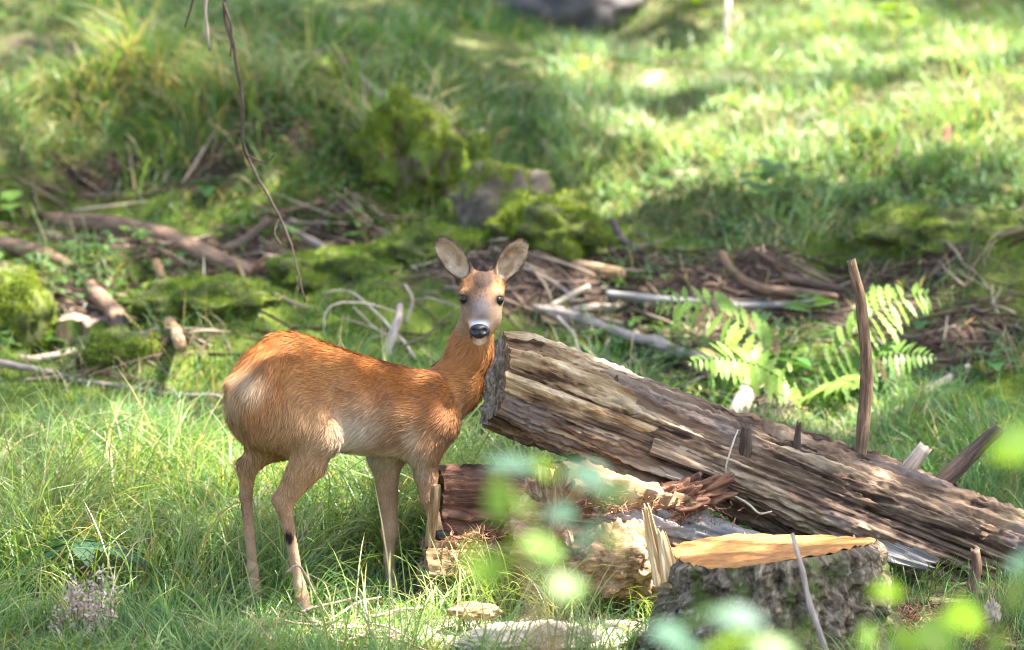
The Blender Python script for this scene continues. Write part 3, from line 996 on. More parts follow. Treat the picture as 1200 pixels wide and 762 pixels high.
stick("broken_stake", "short broken stake with a pale tip in the sunny grass at upper right", [(1106, 186), (1108, 170, .04), (1110, 152, .08)], [18, 18, 9], M['rot_red'], jag=(0, .03), cat="stake")
stick("bare_sapling", "pale forked sapling stem at the top right of centre", [(850, 60), (852, 30, .1), (852, -10, .2)], [8, 7, 6], M['stick_pale'], cat="sapling", twigs=[([(851, 34, .09), (860, 26, .11), (870, 18, .12)], [5, 4, 3])])
stick("standing_stub", "short brown broken stake standing before the log at lower right", [(1140, 716, None, .05), (1138, 690, None, .05), (1143, 668, None, .05), (1141, 647, None, .05)], [12, 14, 13, 11], M['stick_brown'], jag=(0, .012), cat="stake", seg=12)
stick("dry_vine", "thin dry vine hanging down the bark of the sawn stump", [(930, 628, None, -.80), (937, 660, None, -.87), (950, 710, None, -.92), (972, 775, None, -.98)], [5, 6, 7, 7], M['stick_grey'], cat="vine", n=40, seg=7)
stick("dead_branch", "thin dry stalk slanting in the lower left corner", [(52, 718, .06), (70, 742, .03), (92, 775)], [3, 4, 4], M['stick_pale'], GS, n=16, seg=6)
RT = "pinkish dry twigs in the sunlit grass"
for k in range(16):
    u0, v0 = RNG.uniform(335, 470), RNG.uniform(716, 758)
    a = RNG.uniform(-0.5, 0.5)
    l = RNG.uniform(25, 75)
    stick("dry_twig", "thin pinkish dry twig lying in the sunlit grass by the deer's hooves",
          [(u0, v0, RNG.uniform(0.06, .12)), (u0 + l * .5, v0 + l * .5 * a + RNG.uniform(-6, 6), RNG.uniform(0.08, .14)), (u0 + l, v0 + l * a, RNG.uniform(0.06, .12))],
          [3, 3.4, 2.2], M['stick_red'], RT, n=14, seg=6, cat="twig")
stick("dry_twig", "arched pinkish twig rising beside the deer's front hoof", [(335, 672, None, -.30), (350, 664, None, -.30), (372, 700, None, -.28), (385, 725, None, -.26)], [2, 3, 3, 3], M['stick_red'], cat="twig", n=22, seg=6)
# long thin branch hanging in from above
stick("hanging_branch", "thin bare branch hanging down from the top edge at left",
      [(330, -260, None, 1.55), (285, -90, None, 1.5), (263, 0, None, 1.5), (275, 60, None, 1.5), (283, 120, None, 1.48), (288, 180, None, 1.48), (318, 235, None, 1.47), (343, 292, None, 1.46), (357, 352, None, 1.45)],
      [6, 5, 4.5, 4.5, 4, 3.6, 3, 2.4, 1.8], M['stick_dark'], cat="branch", n=90, seg=8,
      twigs=[([(263, 0, None, 1.5), (270, 35, None, 1.48), (269, 66, None, 1.47)], [4, 3, 2]), ([(289, 185, None, 1.48), (310, 190, None, 1.44), (322, 180, None, 1.42)], [2, 2, 1.5]),
             ([(327, 254, None, 1.47), (321, 272, None, 1.45), (329, 286, None, 1.44)], [2.2, 2, 1.5])])
stick("hanging_twig", "short bare twig hanging from the top edge beside the hanging branch", [(250, -60, None, 1.5), (241, 0, None, 1.5), (243, 30, None, 1.5), (246, 57, None, 1.5)], [6, 5, 4, 3], M['stick_grey'], cat="twig", n=24, seg=6)
stick("hanging_twig", "tiny bare twig tip at the top edge left of the hanging branches", [(236, -40, None, 1.5), (226, 2, None, 1.5), (217, 30, None, 1.5)], [4, 3, 2], M['stick_dark'], cat="twig", n=20, seg=6)

# ------------------------------------------------------------------ rotten wood between deer and stump
r1, _ = big_log("rotten_log", "short dark reddish rotten log behind the deer's front leg", "log", P(512, 586, .12), P(660, 588, .20), 0.083, 0.080, M['rot_red'], M['rot_red'], 90, 110, 31, 0.02, 0.012, 0.02)
r2, _ = big_log("split_log", "split tan log block under the deer's raised front hoof", "log", P(497, 664, .05), P(640, 668, .10), 0.088, 0.080, M['rot_tan'], M['rot_tan'], 90, 110, 37, 0.025, 0.010, 0.03)
child_stub(r2, "branch_stub", [(505, 640, -.02), (507, 600, -.03), (508, 570, -.03)], [11, 12, 12], M['rot_tan'], 41, 0.006)
r3, _ = big_log("grey_log", "barkless silver grey log wedged below the big fallen log", "log", P(690, 590, .02), P(900, 652, .16), 0.055, 0.060, M['grey_wood'], M['log_end'], 70, 120, 43, 0.006, 0.006, 0.012)
r5, _ = big_log("rotten_log", "mossy tan rotten log lying low behind the tall grass tufts", "log", P(600, 655, .0), P(790, 688, -.02), 0.075, 0.085, M['rot_tan'], M['rot_tan'], 80, 110, 47, 0.03, 0.012, 0.03)


def chunk(name, label, u, v, y, r, mat, seed, amp=.35, freq=4.0, fibre=(4, 30, 30), rot=0.0, cat="wood", n=80, group=None, tilt=0.0):
    V, F, A = lumpy((0, 0, 0), r, n, amp, freq, seed, 0.08, -0.8, fibre)
    c, s = math.cos(rot), math.sin(rot)
    ct, st = math.cos(tilt), math.sin(tilt)
    V = V @ np.array([[ct, 0, -st], [0, 1, 0], [st, 0, ct]])
    V = V @ np.array([[c, s, 0], [-s, c, 0], [0, 0, 1]])
    A["sc"] = A["sc"][:, [1, 2, 0]]
    o = mk(name, V + P(u, v, y), F, mat, None, A)
    tag(o, label, cat, group)
    return o


big_log("rotten_wood", "big crumbling rotten log end with a pale sunlit top under the fallen log", "wood", P(640, 602, -.02), P(800, 622, .10), 0.098, 0.07, M['rot_tan'], M['rot_tan'], 120, 130, 53, 0.05, 0.018, 0.05, lean=(.03, 0))
chunk("rotten_wood", "brown rotten wood lump between the split block and the pale lump", 625, 612, .06, (0.08, 0.08, 0.07), M['rot_tan'], 5, .25, 4, (3, 60, 60))
chunk("rotten_wood", "dark rotten lump left of the sawn stump", 725, 660, -.10, (0.12, 0.1, 0.10), M['rot_tan'], 8, .25, 4, (3, 60, 60))
chunk("rotten_wood", "red crumbly rotten piece under the fallen log above the grey log", 790, 590, .10, (0.13, 0.06, 0.05), M['rot_red'], 12, .5, 6, tilt=-.35)
chunk("rotten_wood", "small pale wood chip standing at the lower right corner", 1163, 725, -.30, (0.02, 0.015, 0.045), M['stick_pale'], 14, .4, 5, (20, 20, 3), n=40)
chunk("flat_stone", "pale flat stone half buried in the sunlit grass at bottom centre", 615, 748, -.62, (0.17, 0.13, 0.035), M['pale_stone'], 21, .2, 3, None, 0.2, "stone")
chunk("flat_stone", "small pale stone in the grass below the split log block", 560, 716, -.30, (0.07, 0.05, 0.022), M['rot_tan'], 22, .25, 3, None, 0.1, "stone", 48)
skip_seg(P(497, 690, .05), P(650, 690, .1), .09)
skip_seg(P(600, 680, 0), P(790, 700, -.02), .08)

# ------------------------------------------------------------------ mossy stones, mounds and stumps on the slope
MG = RNG


def moss_fuzz(parent, V, F, n, up=0.15, size=(0.010, 0.026), cols=((0.075, 0.125, 0.016), (0.22, 0.28, 0.04)), wmin=0.0045):
    n = int(n * 2.0)
    p, nr = scatter(V, F, int(n * 2.2))
    keep = (nr[:, 2] > up - 0.25 * RNG.random(len(p))) & (fbm(p * 9, 3, 77) > -0.12 + .2 * RNG.normal(0, 1, len(p)))
    p, nr = p[keep][:n], nr[keep][:n]
    d0 = unit(nr + RNG.normal(0, 0.5, nr.shape))
    d1 = unit(d0 + RNG.normal(0, 0.5, nr.shape) + [0, 0, -.2])
    L = RNG.uniform(size[0], size[1], len(p))
    t = np.clip(0.5 + 0.5 * fbm(p * 12, 2, 55) + RNG.normal(0, .2, len(p)), 0, 1)[:, None]
    c = np.array(cols[0]) * (1 - t) + np.array(cols[1]) * t
    VV, FF, C = ribbons(p, d0, d1, L, RNG.uniform(wmin, wmin * 1.8, len(p)), c, segs=1)
    o = mk("moss", VV, FF, M['moss'], parent, {"Col": C}, smooth=False)
    o["kind"] = "stuff"
    return o


def mound(name, label, cat, u, v, r, mat, seed, amp=.25, freq=3.5, fuzz=5000, sink=0.3, up=0.1, cols=None, lift=0):
    c = G(u, v)
    c[2] += r[2] * (1 - sink) * 0.5
    V, F, A = lumpy(c, r, 72, amp, freq, seed, 0.06, -0.9)
    o = mk(name, V, F, mat, None, A)
    tag(o, label, cat)
    if fuzz:
        moss_fuzz(o, V, F, fuzz, up, **({"cols": cols} if cols else {}))
    return o


YEL = ((0.10, 0.145, 0.016), (0.24, 0.285, 0.035))
mound("mossy_stump", "old rotten stump thickly covered in moss above the deer's back", "stump", 482, 216, (0.19, 0.18, 0.22), M['mossy_wood'], 5, .26, 5.0, 9000, .1, 0.0, YEL)
mound("mossy_stump", "low mossy hummock joined to the right side of the old mossy stump", "mound", 536, 208, (0.11, 0.15, 0.13), M['mossy_wood'], 6, .25, 4.5, 4500, .1, 0.0, YEL)
mound("mossy_rock", "grey brown rock with bright yellow moss behind the deer's right ear", "rock", 590, 275, (0.19, 0.2, 0.18), M['brown_stone'], 9, .22, 4.0, 4500, .2, 0.35, YEL)
mound("mossy_mound", "bright yellow green moss mound right of the rock behind the ear", "mound", 640, 294, (0.18, 0.22, 0.13), M['moss_stone'], 10, .35, 5, 6000, .3, -.1, YEL)
mound("mossy_rock", "round moss covered rock at the left edge", "rock", 14, 405, (0.15, 0.16, 0.19), M['moss_stone'], 11, .2, 3, 6000, .2, -.1, YEL)
mound("mossy_mound", "mossy hummock on the grassy bank right of the hanging branch", "mound", 375, 118, (0.14, 0.16, 0.14), M['mossy_wood'], 13, .3, 3, 3500, .3, -.1)
mound("dark_rock", "grey boulder cut by the top edge", "rock", 668, 30, (0.30, 0.28, 0.22), M['dark_stone'], 15, .2, 2.5, 0)
mound("mossy_mound", "dark mossy clod above the long thin branch at left", "mound", 140, 420, (0.14, 0.10, 0.08), M['moss_stone'], 17, .28, 5, 3000, .75, 0.1)
mound("mossy_mound", "broad mossy hummock between the decaying log and the deer's rump", "mound", 240, 360, (0.24, 0.2, 0.09), M['moss_stone'], 18, .28, 5, 4000, .75, 0)
mound("mossy_mound", "mossy cushion right of the deer's back twigs", "mound", 510, 300, (0.2, 0.2, 0.09), M['moss_stone'], 19, .28, 5, 4000, .75, 0)
mound("mossy_mound", "mossy cushion in the shaded grass at the right edge", "mound", 1100, 290, (0.32, 0.2, 0.12), M['moss_stone'], 20, .28, 5, 4000, .75, 0)
mound("mossy_mound", "mossy cushion left of the deer's head behind the twigs", "mound", 410, 330, (0.26, 0.2, 0.10), M['moss_stone'], 23, .28, 5, 5000, .75, 0)


def small_stump():
    c = G(108, 402)
    root = empty("small_stump", "low sawn stump with a bright sunlit top at left", "stump")
    n = 60
    th = np.linspace(0, 2 * math.pi, n, endpoint=False)
    R = 0.100 * (1 + 0.30 * fbm(np.stack([np.cos(th) * 2.5, np.sin(th) * 2.5, th * 0], -1), 3, 4))
    rows = []
    for k, (f, z) in enumerate([(1.25, -.05), (1.12, 0.02), (1.02, .05), (1.0, .075)]):
        rows.append(np.stack([c[0] + R * 1.15 * f * np.cos(th), c[1] + R * f * np.sin(th), c[2] + z + (.02 * fbm(np.stack([np.cos(th) * 3, np.sin(th) * 3, th * 0 + 4], -1), 3, 9) if k == 3 else 0) + 0 * th], -1))
    V = np.vstack(rows)
    i = np.arange(3)[:, None] * n
    k = np.arange(n)[None]
    k2 = (k + 1) % n
    F = np.stack([i + k, i + k2, i + n + k2, i + n + k], -1).reshape(-1, 4)
    mk("bark", V, F, M['mossy_wood'], root, {"sc": V - c})
    rim = rows[-1]
    cc = rim.mean(0)
    VV = np.vstack([rim + [0, 0, .001], cc + (rim - cc) * .5 + [0, 0, .006], cc[None] + [0, 0, .004]])
    FF = np.stack([k[0], k2[0], n + k2[0], n + k[0]], -1)
    TT = np.stack([n + k[0], n + k2[0], np.full(n, 2 * n)], -1)
    mk("cut_face", VV, [FF, TT], M['old_cut'], root, {"sc": VV - cc})


small_stump()

# ------------------------------------------------------------------ the deer
ALPHA = math.radians(25)
FW = np.array([math.cos(ALPHA), math.sin(ALPHA), 0])
LF = np.array([-math.sin(ALPHA), math.cos(ALPHA), 0])
DO = np.array([P(400, 500, 0)[0], 0, 0])
HGL = P(279, 596, -.075)
HGR = P(338, 631, -.212)


class Field:
    def __init__(self, lo, hi, h):
        self.h = h
        self.lo = np.array(lo, float)
        self.n = (np.ceil((np.array(hi) - self.lo) / h)).astype(int) + 1
        self.f = np.full(self.n, 1.0, np.float32)
        self.ax = [self.lo[k] + h * np.arange(self.n[k]) for k in range(3)]

    def sub(self, lo, hi):
        a = np.clip(np.floor((np.asarray(lo) - self.lo) / self.h).astype(int), 0, self.n - 1)
        b = np.clip(np.ceil((np.asarray(hi) - self.lo) / self.h).astype(int) + 1, 1, self.n)
        sl = tuple(slice(a[k], b[k]) for k in range(3))
        X, Y, Z = np.meshgrid(*[self.ax[k][sl[k]] for k in range(3)], indexing='ij')
        return sl, np.stack([X, Y, Z], -1)

    def add(self, sl, d, k):
        a = self.f[sl]
        h = np.clip(0.5 + 0.5 * (a - d) / k, 0, 1)
        self.f[sl] = a * (1 - h) + d * h - k * h * (1 - h)

    def cut(self, sl, d, k):
        a = self.f[sl]
        h = np.clip(0.5 - 0.5 * (a + d) / k, 0, 1)
        self.f[sl] = a * (1 - h) + (-d) * h + k * h * (1 - h)

    def cone(self, p0, p1, r0, r1, k=0.02, flat=None):
        p0, p1 = np.asarray(p0), np.asarray(p1)
        m = max(r0, r1) * 1.3 + k + 0.02
        sl, q = self.sub(np.minimum(p0, p1) - m, np.maximum(p0, p1) + m)
        v = p1 - p0
        t = np.clip(((q - p0) @ v) / (v @ v), 0, 1)
        w = q - p0 - t[..., None] * v
        if flat is not None:
            ax, s = flat
            comp = w @ ax
            w = w + (comp * (1 / s - 1))[..., None] * ax
        d = np.linalg.norm(w, axis=-1) - (r0 + (r1 - r0) * t)
        self.add(sl, d.astype(np.float32), k)

    def ell(self, c, axes, r, k=0.02, cut=False):
        c = np.asarray(c)
        m = max(r) + k + 0.02
        sl, q = self.sub(c - m, c + m)
        w = (q - c) @ np.asarray(axes).T
        r = np.asarray(r)
        k0 = np.linalg.norm(w / r, axis=-1)
        k1 = np.linalg.norm(w / (r * r), axis=-1)
        d = k0 * (k0 - 1) / np.maximum(k1, 1e-6)
        (self.cut if cut else self.add)(sl, d.astype(np.float32), k)


def surface_nets(F):
    f = F.f
    ins = f < 0
    cnt = np.zeros(tuple(np.array(f.shape) - 1), np.int8)
    for dx in (0, 1):
        for dy in (0, 1):
            for dz in (0, 1):
                cnt += ins[dx:f.shape[0] - 1 + dx, dy:f.shape[1] - 1 + dy, dz:f.shape[2] - 1 + dz]
    mask = (cnt > 0) & (cnt < 8)
    idx = np.full(mask.shape, -1, np.int64)
    ci = np.argwhere(mask)
    idx[mask] = np.arange(len(ci))
    acc = np.zeros((len(ci), 3))
    num = np.zeros(len(ci))
    cs = [(0, 0, 0), (1, 0, 0), (0, 1, 0), (1, 1, 0), (0, 0, 1), (1, 0, 1), (0, 1, 1), (1, 1, 1)]
    for a in range(8):
        for b in range(a + 1, 8):
            c0, c1 = np.array(cs[a]), np.array(cs[b])
            if np.abs(c0 - c1).sum() != 1:
                continue
            f0 = f[tuple((ci + c0).T)]
            f1 = f[tuple((ci + c1).T)]
            x = (f0 < 0) != (f1 < 0)
            t = f0[x] / (f0[x] - f1[x])
            acc[x] += c0 + t[:, None] * (c1 - c0)
            num[x] += 1
    V = F.lo + F.h * (ci + acc / num[:, None])
    quads = []
    for ax in range(3):
        o1, o2 = [k for k in range(3) if k != ax]
        a = ins[tuple(slice(0, -1) if k == ax else slice(None) for k in range(3))]
        b = ins[tuple(slice(1, None) if k == ax else slice(None) for k in range(3))]
        e = np.argwhere(a != b)
        ok = (e[:, o1] > 0) & (e[:, o2] > 0) & (e[:, o1] < f.shape[o1] - 1) & (e[:, o2] < f.shape[o2] - 1)
        e = e[ok]
        d1 = np.zeros(3, int)
        d1[o1] = 1
        d2 = np.zeros(3, int)
        d2[o2] = 1
        q = np.stack([idx[tuple((e - d1 - d2).T)], idx[tuple((e - d2).T)], idx[tuple(e.T)], idx[tuple((e - d1).T)]], -1)
        fl = ins[tuple(e.T)]
        if ax == 1:
            fl = ~fl
        q[~fl] = q[~fl][:, ::-1]
        quads.append(q)
    return V, np.concatenate(quads)


def smooth_mesh(V, F, it, lam=0.5):
    E = np.vstack([F[:, [0, 1]], F[:, [1, 2]], F[:, [2, 3]], F[:, [3, 0]]])
    E = np.vstack([E, E[:, ::-1]])
    deg = np.maximum(np.bincount(E[:, 0], minlength=len(V)), 1)
    for _ in range(it):
        A = np.stack([np.bincount(E[:, 0], weights=V[E[:, 1], k], minlength=len(V)) for k in range(3)], -1) / deg[:, None]
        V = V + lam * (A - V)
    return V


EYES = [P(543.8, 351, .100), P(584.4, 352, .102)]
EAR = []


def deer_surface():
    lo = np.array([P(255, 700, 0)[0] - .02, -.36, -.03])
    hi = np.array([P(625, 300, .2)[0] + .02, .36, 1.06])
    D = Field(lo, hi, 0.0052)
    # trunk: cross-sections along the body axis (local X, top z, bottom z, half width)
    st = np.array([[-.315, .640, .57, .035], [-.295, .675, .50, .070], [-.25, .728, .46, .095], [-.19, .770, .445, .105], [-.14, .768, .435, .106], [-.08, .748, .430, .107], [0, .714, .434, .110], [.10, .678, .412, .110],
                   [.20, .648, .400, .100], [.26, .635, .410, .086], [.305, .612, .46, .064], [.335, .58, .52, .036]])
    sl, q = D.sub(DO + FW * -.5 - [.2, .25, 0] + [0, 0, .3], DO + FW * .5 + [.2, .25, .9])
    w = q - DO
    X = w @ FW
    Y = w @ LF
    Z = w[..., 2]
    xs = np.linspace(-.315, .335, 200)
    from_st = lambda k: np.interp(X, xs, np.convolve(np.pad(np.interp(xs, st[:, 0], st[:, k]), 8, mode='edge'), np.hanning(19)[1:-1] / np.hanning(19).sum(), mode='valid'))
    zt, zb, hw = from_st(1), from_st(2), from_st(3)
    zc, hh = (zt + zb) / 2, (zt - zb) / 2
    # upper half narrower than the ribs
    yy = Y / hw * (1 + 0.22 * np.clip((Z - zc) / hh, 0, 1))
    e = (np.abs(yy) ** 2.2 + np.abs((Z - zc) / hh) ** 2.2) ** (1 / 2.2)
    d = (e - 1) * np.minimum(hw, hh)
    ends = np.maximum(-.315 - X, X - .335)
    d = np.where(ends > 0, np.sqrt(np.maximum(d, 0) ** 2 + ends ** 2) + np.minimum(d, 0) * 0, d)
    D.add(sl, d.astype(np.float32), 0.01)
    ex = np.array([FW, LF, [0, 0, 1]])
    # haunches
    def L(x, y, z):
        return DO + FW * x + LF * y + np.array([0, 0, z])
    tilt = lambda a: np.array([FW * math.cos(a) + np.array([0, 0, math.sin(a)]), LF, -FW * math.sin(a) + np.array([0, 0, math.cos(a)])])
    D.ell(L(-.165, -.066, .575), tilt(-1.05), (.155, .066, .108), 0.028)
    D.ell(L(-.190, .055, .565), tilt(-1.2), (.140, .058, .095), 0.05)
    D.ell(L(-.262, -.055, .575), tilt(-1.25), (.085, .042, .050), 0.04)
    # shoulders
    D.ell(L(.240, -.064, .520), tilt(1.2), (.105, .036, .060), 0.05)
    D.ell(L(.235, .058, .515), tilt(1.2), (.095, .034, .058), 0.05)
    # tail tuft
    D.cone(L(-.300, 0, .640), L(-.318, 0, .585), .020, .013, .03)
    I0 = np.eye(3)
    # right hind leg (near side)
    k1 = P(373, 512, -.17)
    D.cone(L(-.20, -.075, .56), k1, .085, .056, .05)
    hk = P(333, 588, -.19)
    D.cone(k1, hk, .054, .0205, .025)
    D.cone(P(368, 545, -.18), hk, .034, .019, .02)
    D.cone(P(352, 540, -.185), P(323, 585, -.195), .014, .0105, .012)
    D.cone(P(323, 585, -.195), P(329, 596, -.195), .0125, .013, .010)
    D.cone(hk, P(338, 618, -.19), .0225, .0165, .015)
    D.cone(P(338, 618, -.19), P(351, 686, -.18), .0165, .0140, .012)
    D.cone(P(351, 686, -.18), P(354, 700, -.18), .0175, .0185, .012)
    D.cone(P(354, 700, -.18), P(359, 716, -.19), .0165, .0175, .012)
    # left hind leg (far side)
    k2 = P(325, 505, -.03)
    D.cone(L(-.22, .06, .55), k2, .075, .055, .05)
    hl = P(291, 546, -.06)
    D.cone(k2, hl, .052, .0265, .03)
    D.cone(P(283, 543, -.065), P(286, 552, -.065), .014, .014, .012)
    D.cone(hl, P(288, 580, -.065), .0235, .0165, .015)
    D.cone(P(288, 580, -.065), P(296, 668, -.06), .0165, .0140, .012)
    D.cone(P(296, 668, -.06), P(298, 690, -.06), .0165, .018, .012)
    D.cone(P(298, 690, -.06), P(302, 707, -.07), .0165, .017, .012)
    # left foreleg (far side)
    e2 = P(452, 535, .17)
    D.cone(L(.24, .06, .47), e2, .06, .045, .04)
    D.cone(e2, P(454, 580, .165), .041, .0285, .03)
    D.cone(P(454, 580, .165), P(457, 612, .16), .0250, .0225, .015)
    D.ell(P(457, 622, .157), I0, (.0255, .0255, .034), .012)
    D.cone(P(457, 622, .16), P(456, 655, .155), .0200, .0148, .015)
    D.cone(P(456, 655, .155), P(459, 690, .15), .0145, .0175, .012)
    D.cone(P(459, 690, .15), P(461, 709, .13), .0165, .0185, .012)
    # right foreleg (near side), hoof up on the split log
    e3 = P(497, 520, .04)
    D.cone(L(.26, -.068, .50), e3, .055, .045, .04)
    D.cone(P(484, 508, .02), P(489, 515, .02), .020, .018, .02)
    D.cone(e3, P(499, 556, .04), .042, .031, .03)
    D.cone(P(499, 556, .04), P(503, 584, .04), .030, .0245, .015)
    D.cone(P(503, 584, .04), P(508, 606, .04), .022, .0165, .015)
    D.cone(P(508, 606, .04), P(513, 624, .03), .0165, .0185, .012)
    # neck
    D.cone(L(.265, 0, .535), P(533, 453, .150), .085, .068, .03)
    D.cone(P(533, 453, .150), P(551, 412, .170), .068, .054, .03)
    D.cone(P(551, 412, .170), P(563, 358, .185), .054, .048, .03)
    # head
    I3 = np.eye(3)
    D.ell(P(565, 342, .165), I3, (.060, .065, .055), .02)
    D.ell(P(564, 351, .130), I3, (.0625, .05, .036), .02)
    D.cone(P(564, 352, .110), P(562, 386, .040), .042, .0245, .025)
    D.cone(P(562, 380, .055), P(562, 391, .030), .026, .023, .015)
    D.ell(P(551, 370, .118), I3, (.024, .045, .034), .02)
    D.ell(P(577, 370, .116), I3, (.026, .045, .036), .02)
    D.cone(P(567, 380, .12), P(562, 396, .045), .036, .017, .02)
    for e in EYES:                                          # brow above, hollow at each eye
        s = -1 if e[0] < P(564, 350, .1)[0] else 1
        D.ell(e + np.array([s * .001, .014, .014]), I3, (.014, .018, .008), .012)
        D.ell(e + np.array([s * .004, -.008, .0]), I3, (.011, .012, .010), .006, cut=True)
    # ears: cups turned to the camera
    for (b, t, s) in (((549, 326, .178), (514.5, 281.5, .185), -1), ((583, 327, .178), (613, 284, .185), 1)):
        B, T = P(*b), P(*t)
        ax = unit(T - B)
        nr = unit(np.array([s * .38, -1.0, 0.12]))
        nr = unit(nr - ax * (nr @ ax))
        sd = np.cross(ax, nr)
        c = B + (T - B) * .52
        Lh = np.linalg.norm(T - B) / 2
        A = np.array([ax, sd, nr])
        EAR.append((c, A, Lh))
        D.ell(c, A, (Lh * 1.04, .0375, .018), .012)
        D.cone(B - ax * .012, B + ax * .03, .026, .022, .02)
        D.ell(c + nr * .0150 - ax * .004, A, (Lh * .93, .0325, .0205), .005, cut=True)
    V, F = surface_nets(D)
    return smooth_mesh(V, F, 3, .5), F


def blob(p, c, r):
    d = (p - np.asarray(c)) / np.asarray(r)
    return np.exp(-np.sum(d * d, -1))


def lerp(a, b, t):
    return a * (1 - t[:, None]) + np.asarray(b) * t[:, None]


def deer_colour(p, jit=None):
    w = p - DO
    X, Y, Z = w @ FW, w @ LF, w[:, 2]
    n1 = fbm(p * 9, 3, 61)
    n2 = fbm(p * 45, 2, 62)
    zt = np.interp(X, [-.31, -.2, 0, .2, .34], [.66, .768, .72, .65, .62])
    h = (zt - Z)
    c = np.tile(np.array([0.34, 0.118, 0.028]), (len(p), 1))
    c = lerp(c, (0.41, 0.172, 0.052), sstep(-.2, .5, n1))
    c = lerp(c, (0.250, 0.140, 0.072), sstep(.03, .16, h + .03 * n1) * sstep(-.14, .02, X) * .85)        # greyer ribs and shoulder
    c = lerp(c, (0.12, 0.06, 0.032), np.clip(.55 * sstep(.1, .6, n2), 0, 1) * sstep(.0, .15, X))     # dark ticking forward
    c = lerp(c, (0.42, 0.235, 0.108), sstep(.06, .20, h) * sstep(.0, -.12, X) * .9)                        # pale tan thigh
    c = lerp(c, (0.60, 0.50, 0.37), np.clip(1.25 * blob(p, P(412, 514, -.10), (.075, .13, .065)), 0, 1) * .92)    # pale belly
    c = lerp(c, (0.50, 0.40, 0.28), sstep(.46, .425, Z) * sstep(-.12, -.06, X) * sstep(.25, .15, X) * .8)
    c = lerp(c, (0.60, 0.45, 0.28), np.clip(1.1 * blob(p, P(292, 447, -.22), (.05, .09, .045)), 0, 1) * .8)  # light rump hair
    c = lerp(c, (0.55, 0.38, 0.21), np.clip(blob(p, P(270, 468, -.1), (.05, .14, .06)), 0, 1) * .8)
    c = lerp(c, (0.36, 0.205, 0.115), sstep(.40, .30, Z) * .9)                                             # legs
    c = lerp(c, (0.44, 0.29, 0.175), sstep(.30, .12, Z) * .8)
    c = lerp(c, (0.52, 0.37, 0.24), np.clip(blob(p, P(487, 512, .0), (.02, .06, .03)), 0, 1) * .9)      # elbow tuft
    c = lerp(c, (0.13, 0.075, 0.042), np.clip(blob(p, P(470, 502, -.02), (.016, .08, .030)), 0, 1) * .7)
    c = lerp(c, (0.33, 0.20, 0.12), np.clip(blob(p, P(457, 625, .16), (.03, .04, .05)), 0, 1) * .5)
    # neck
    nk = sstep(.60, .68, Z) * sstep(.22, .30, X)
    c = lerp(c, (0.40, 0.165, 0.052), nk * .8)
    # head
    hd = sstep(.13, .085, np.linalg.norm((p - P(564, 352, .13)) / [1.0, 1.1, 1.0], axis=1))
    hd = np.maximum(hd, sstep(.85, .88, Z))
    c = lerp(c, (0.32, 0.145, 0.055), hd)
    u = (p[:, 0] - P(563, 360, .1)[0])
    c = lerp(c, (0.26, 0.175, 0.105), hd * sstep(.86, .81, Z) * sstep(.025, .045, np.abs(u)) * .9)
    c = lerp(c, (0.115, 0.100, 0.100), np.clip(1.5 * blob(p, P(563.5, 362, .085), (.034, .08, .046)), 0, 1) * .95)
    c = lerp(c, (0.032, 0.019, 0.014), np.clip(1.8 * blob(p, P(566, 328, .11), (.032, .12, .026)), 0, 1) * .95)
    c = lerp(c, (0.66, 0.63, 0.60), np.clip(1.7 * blob(p, P(562, 380, .04), (.026, .05, .010)), 0, 1) * .9)
    c = lerp(c, (0.66, 0.60, 0.50), np.clip(1.5 * blob(p, P(562, 401, .03), (.024, .06, .011)), 0, 1))
    c = lerp(c, (0.05, 0.032, 0.026), np.clip(1.4 * blob(p, P(573, 392, .03), (.007, .03, .009)), 0, 1))
    c = lerp(c, (0.04, 0.03, 0.026), np.clip(1.4 * blob(p, P(551, 393, .03), (.007, .03, .008)), 0, 1))
    c = lerp(c, (0.44, 0.31, 0.20), np.clip(blob(p, P(580, 375, .09), (.018, .05, .03)), 0, 1) * .7)
    for e in EYES:
        c = lerp(c, (0.30, 0.19, 0.10), np.clip(1.2 * blob(p, e + [0, 0, .020], (.016, .03, .008)), 0, 1) * .6)
        c = lerp(c, (0.03, 0.02, 0.016), np.clip(1.6 * blob(p, e, (.0205, .028, .0150)), 0, 1))
    for (cc, A, Lh) in EAR:
        q = (p - cc) @ A.T
        er = np.sqrt((q[:, 0] / (Lh * 1.04)) ** 2 + (q[:, 1] / .0375) ** 2)
        on = sstep(1.22, 1.12, er) * sstep(.03, .025, np.abs(q[:, 2]))
        inner = on * sstep(1.0, .86, er) * (q[:, 2] > -.006)
        c = lerp(c, (0.26, 0.135, 0.065), on)
        pat = np.clip(.62 + .6 * fbm(p * 55, 2, 71), 0, 1)
        c = lerp(c, (0.0, 0.0, 0.0), 0 * on)
        ic = np.array([0.26, 0.165, 0.095])[None] * (1 - pat[:, None]) + np.array([0.50, 0.38, 0.26])[None] * pat[:, None]
        c = c * (1 - inner[:, None]) + ic * inner[:, None]
        c = lerp(c, (0.055, 0.035, 0.026), on * sstep(.80, .94, er) * .92)
    c = lerp(c, (0.018, 0.013, 0.012), np.clip(2.2 * blob(p, HGR, (.017, .016, .017)), 0, 1))
    c = lerp(c, (0.018, 0.013, 0.012), np.clip(1.7 * blob(p, HGL, (.010, .03, .020)), 0, 1))
    return c * (1 + .14 * n2)[:, None] * .80


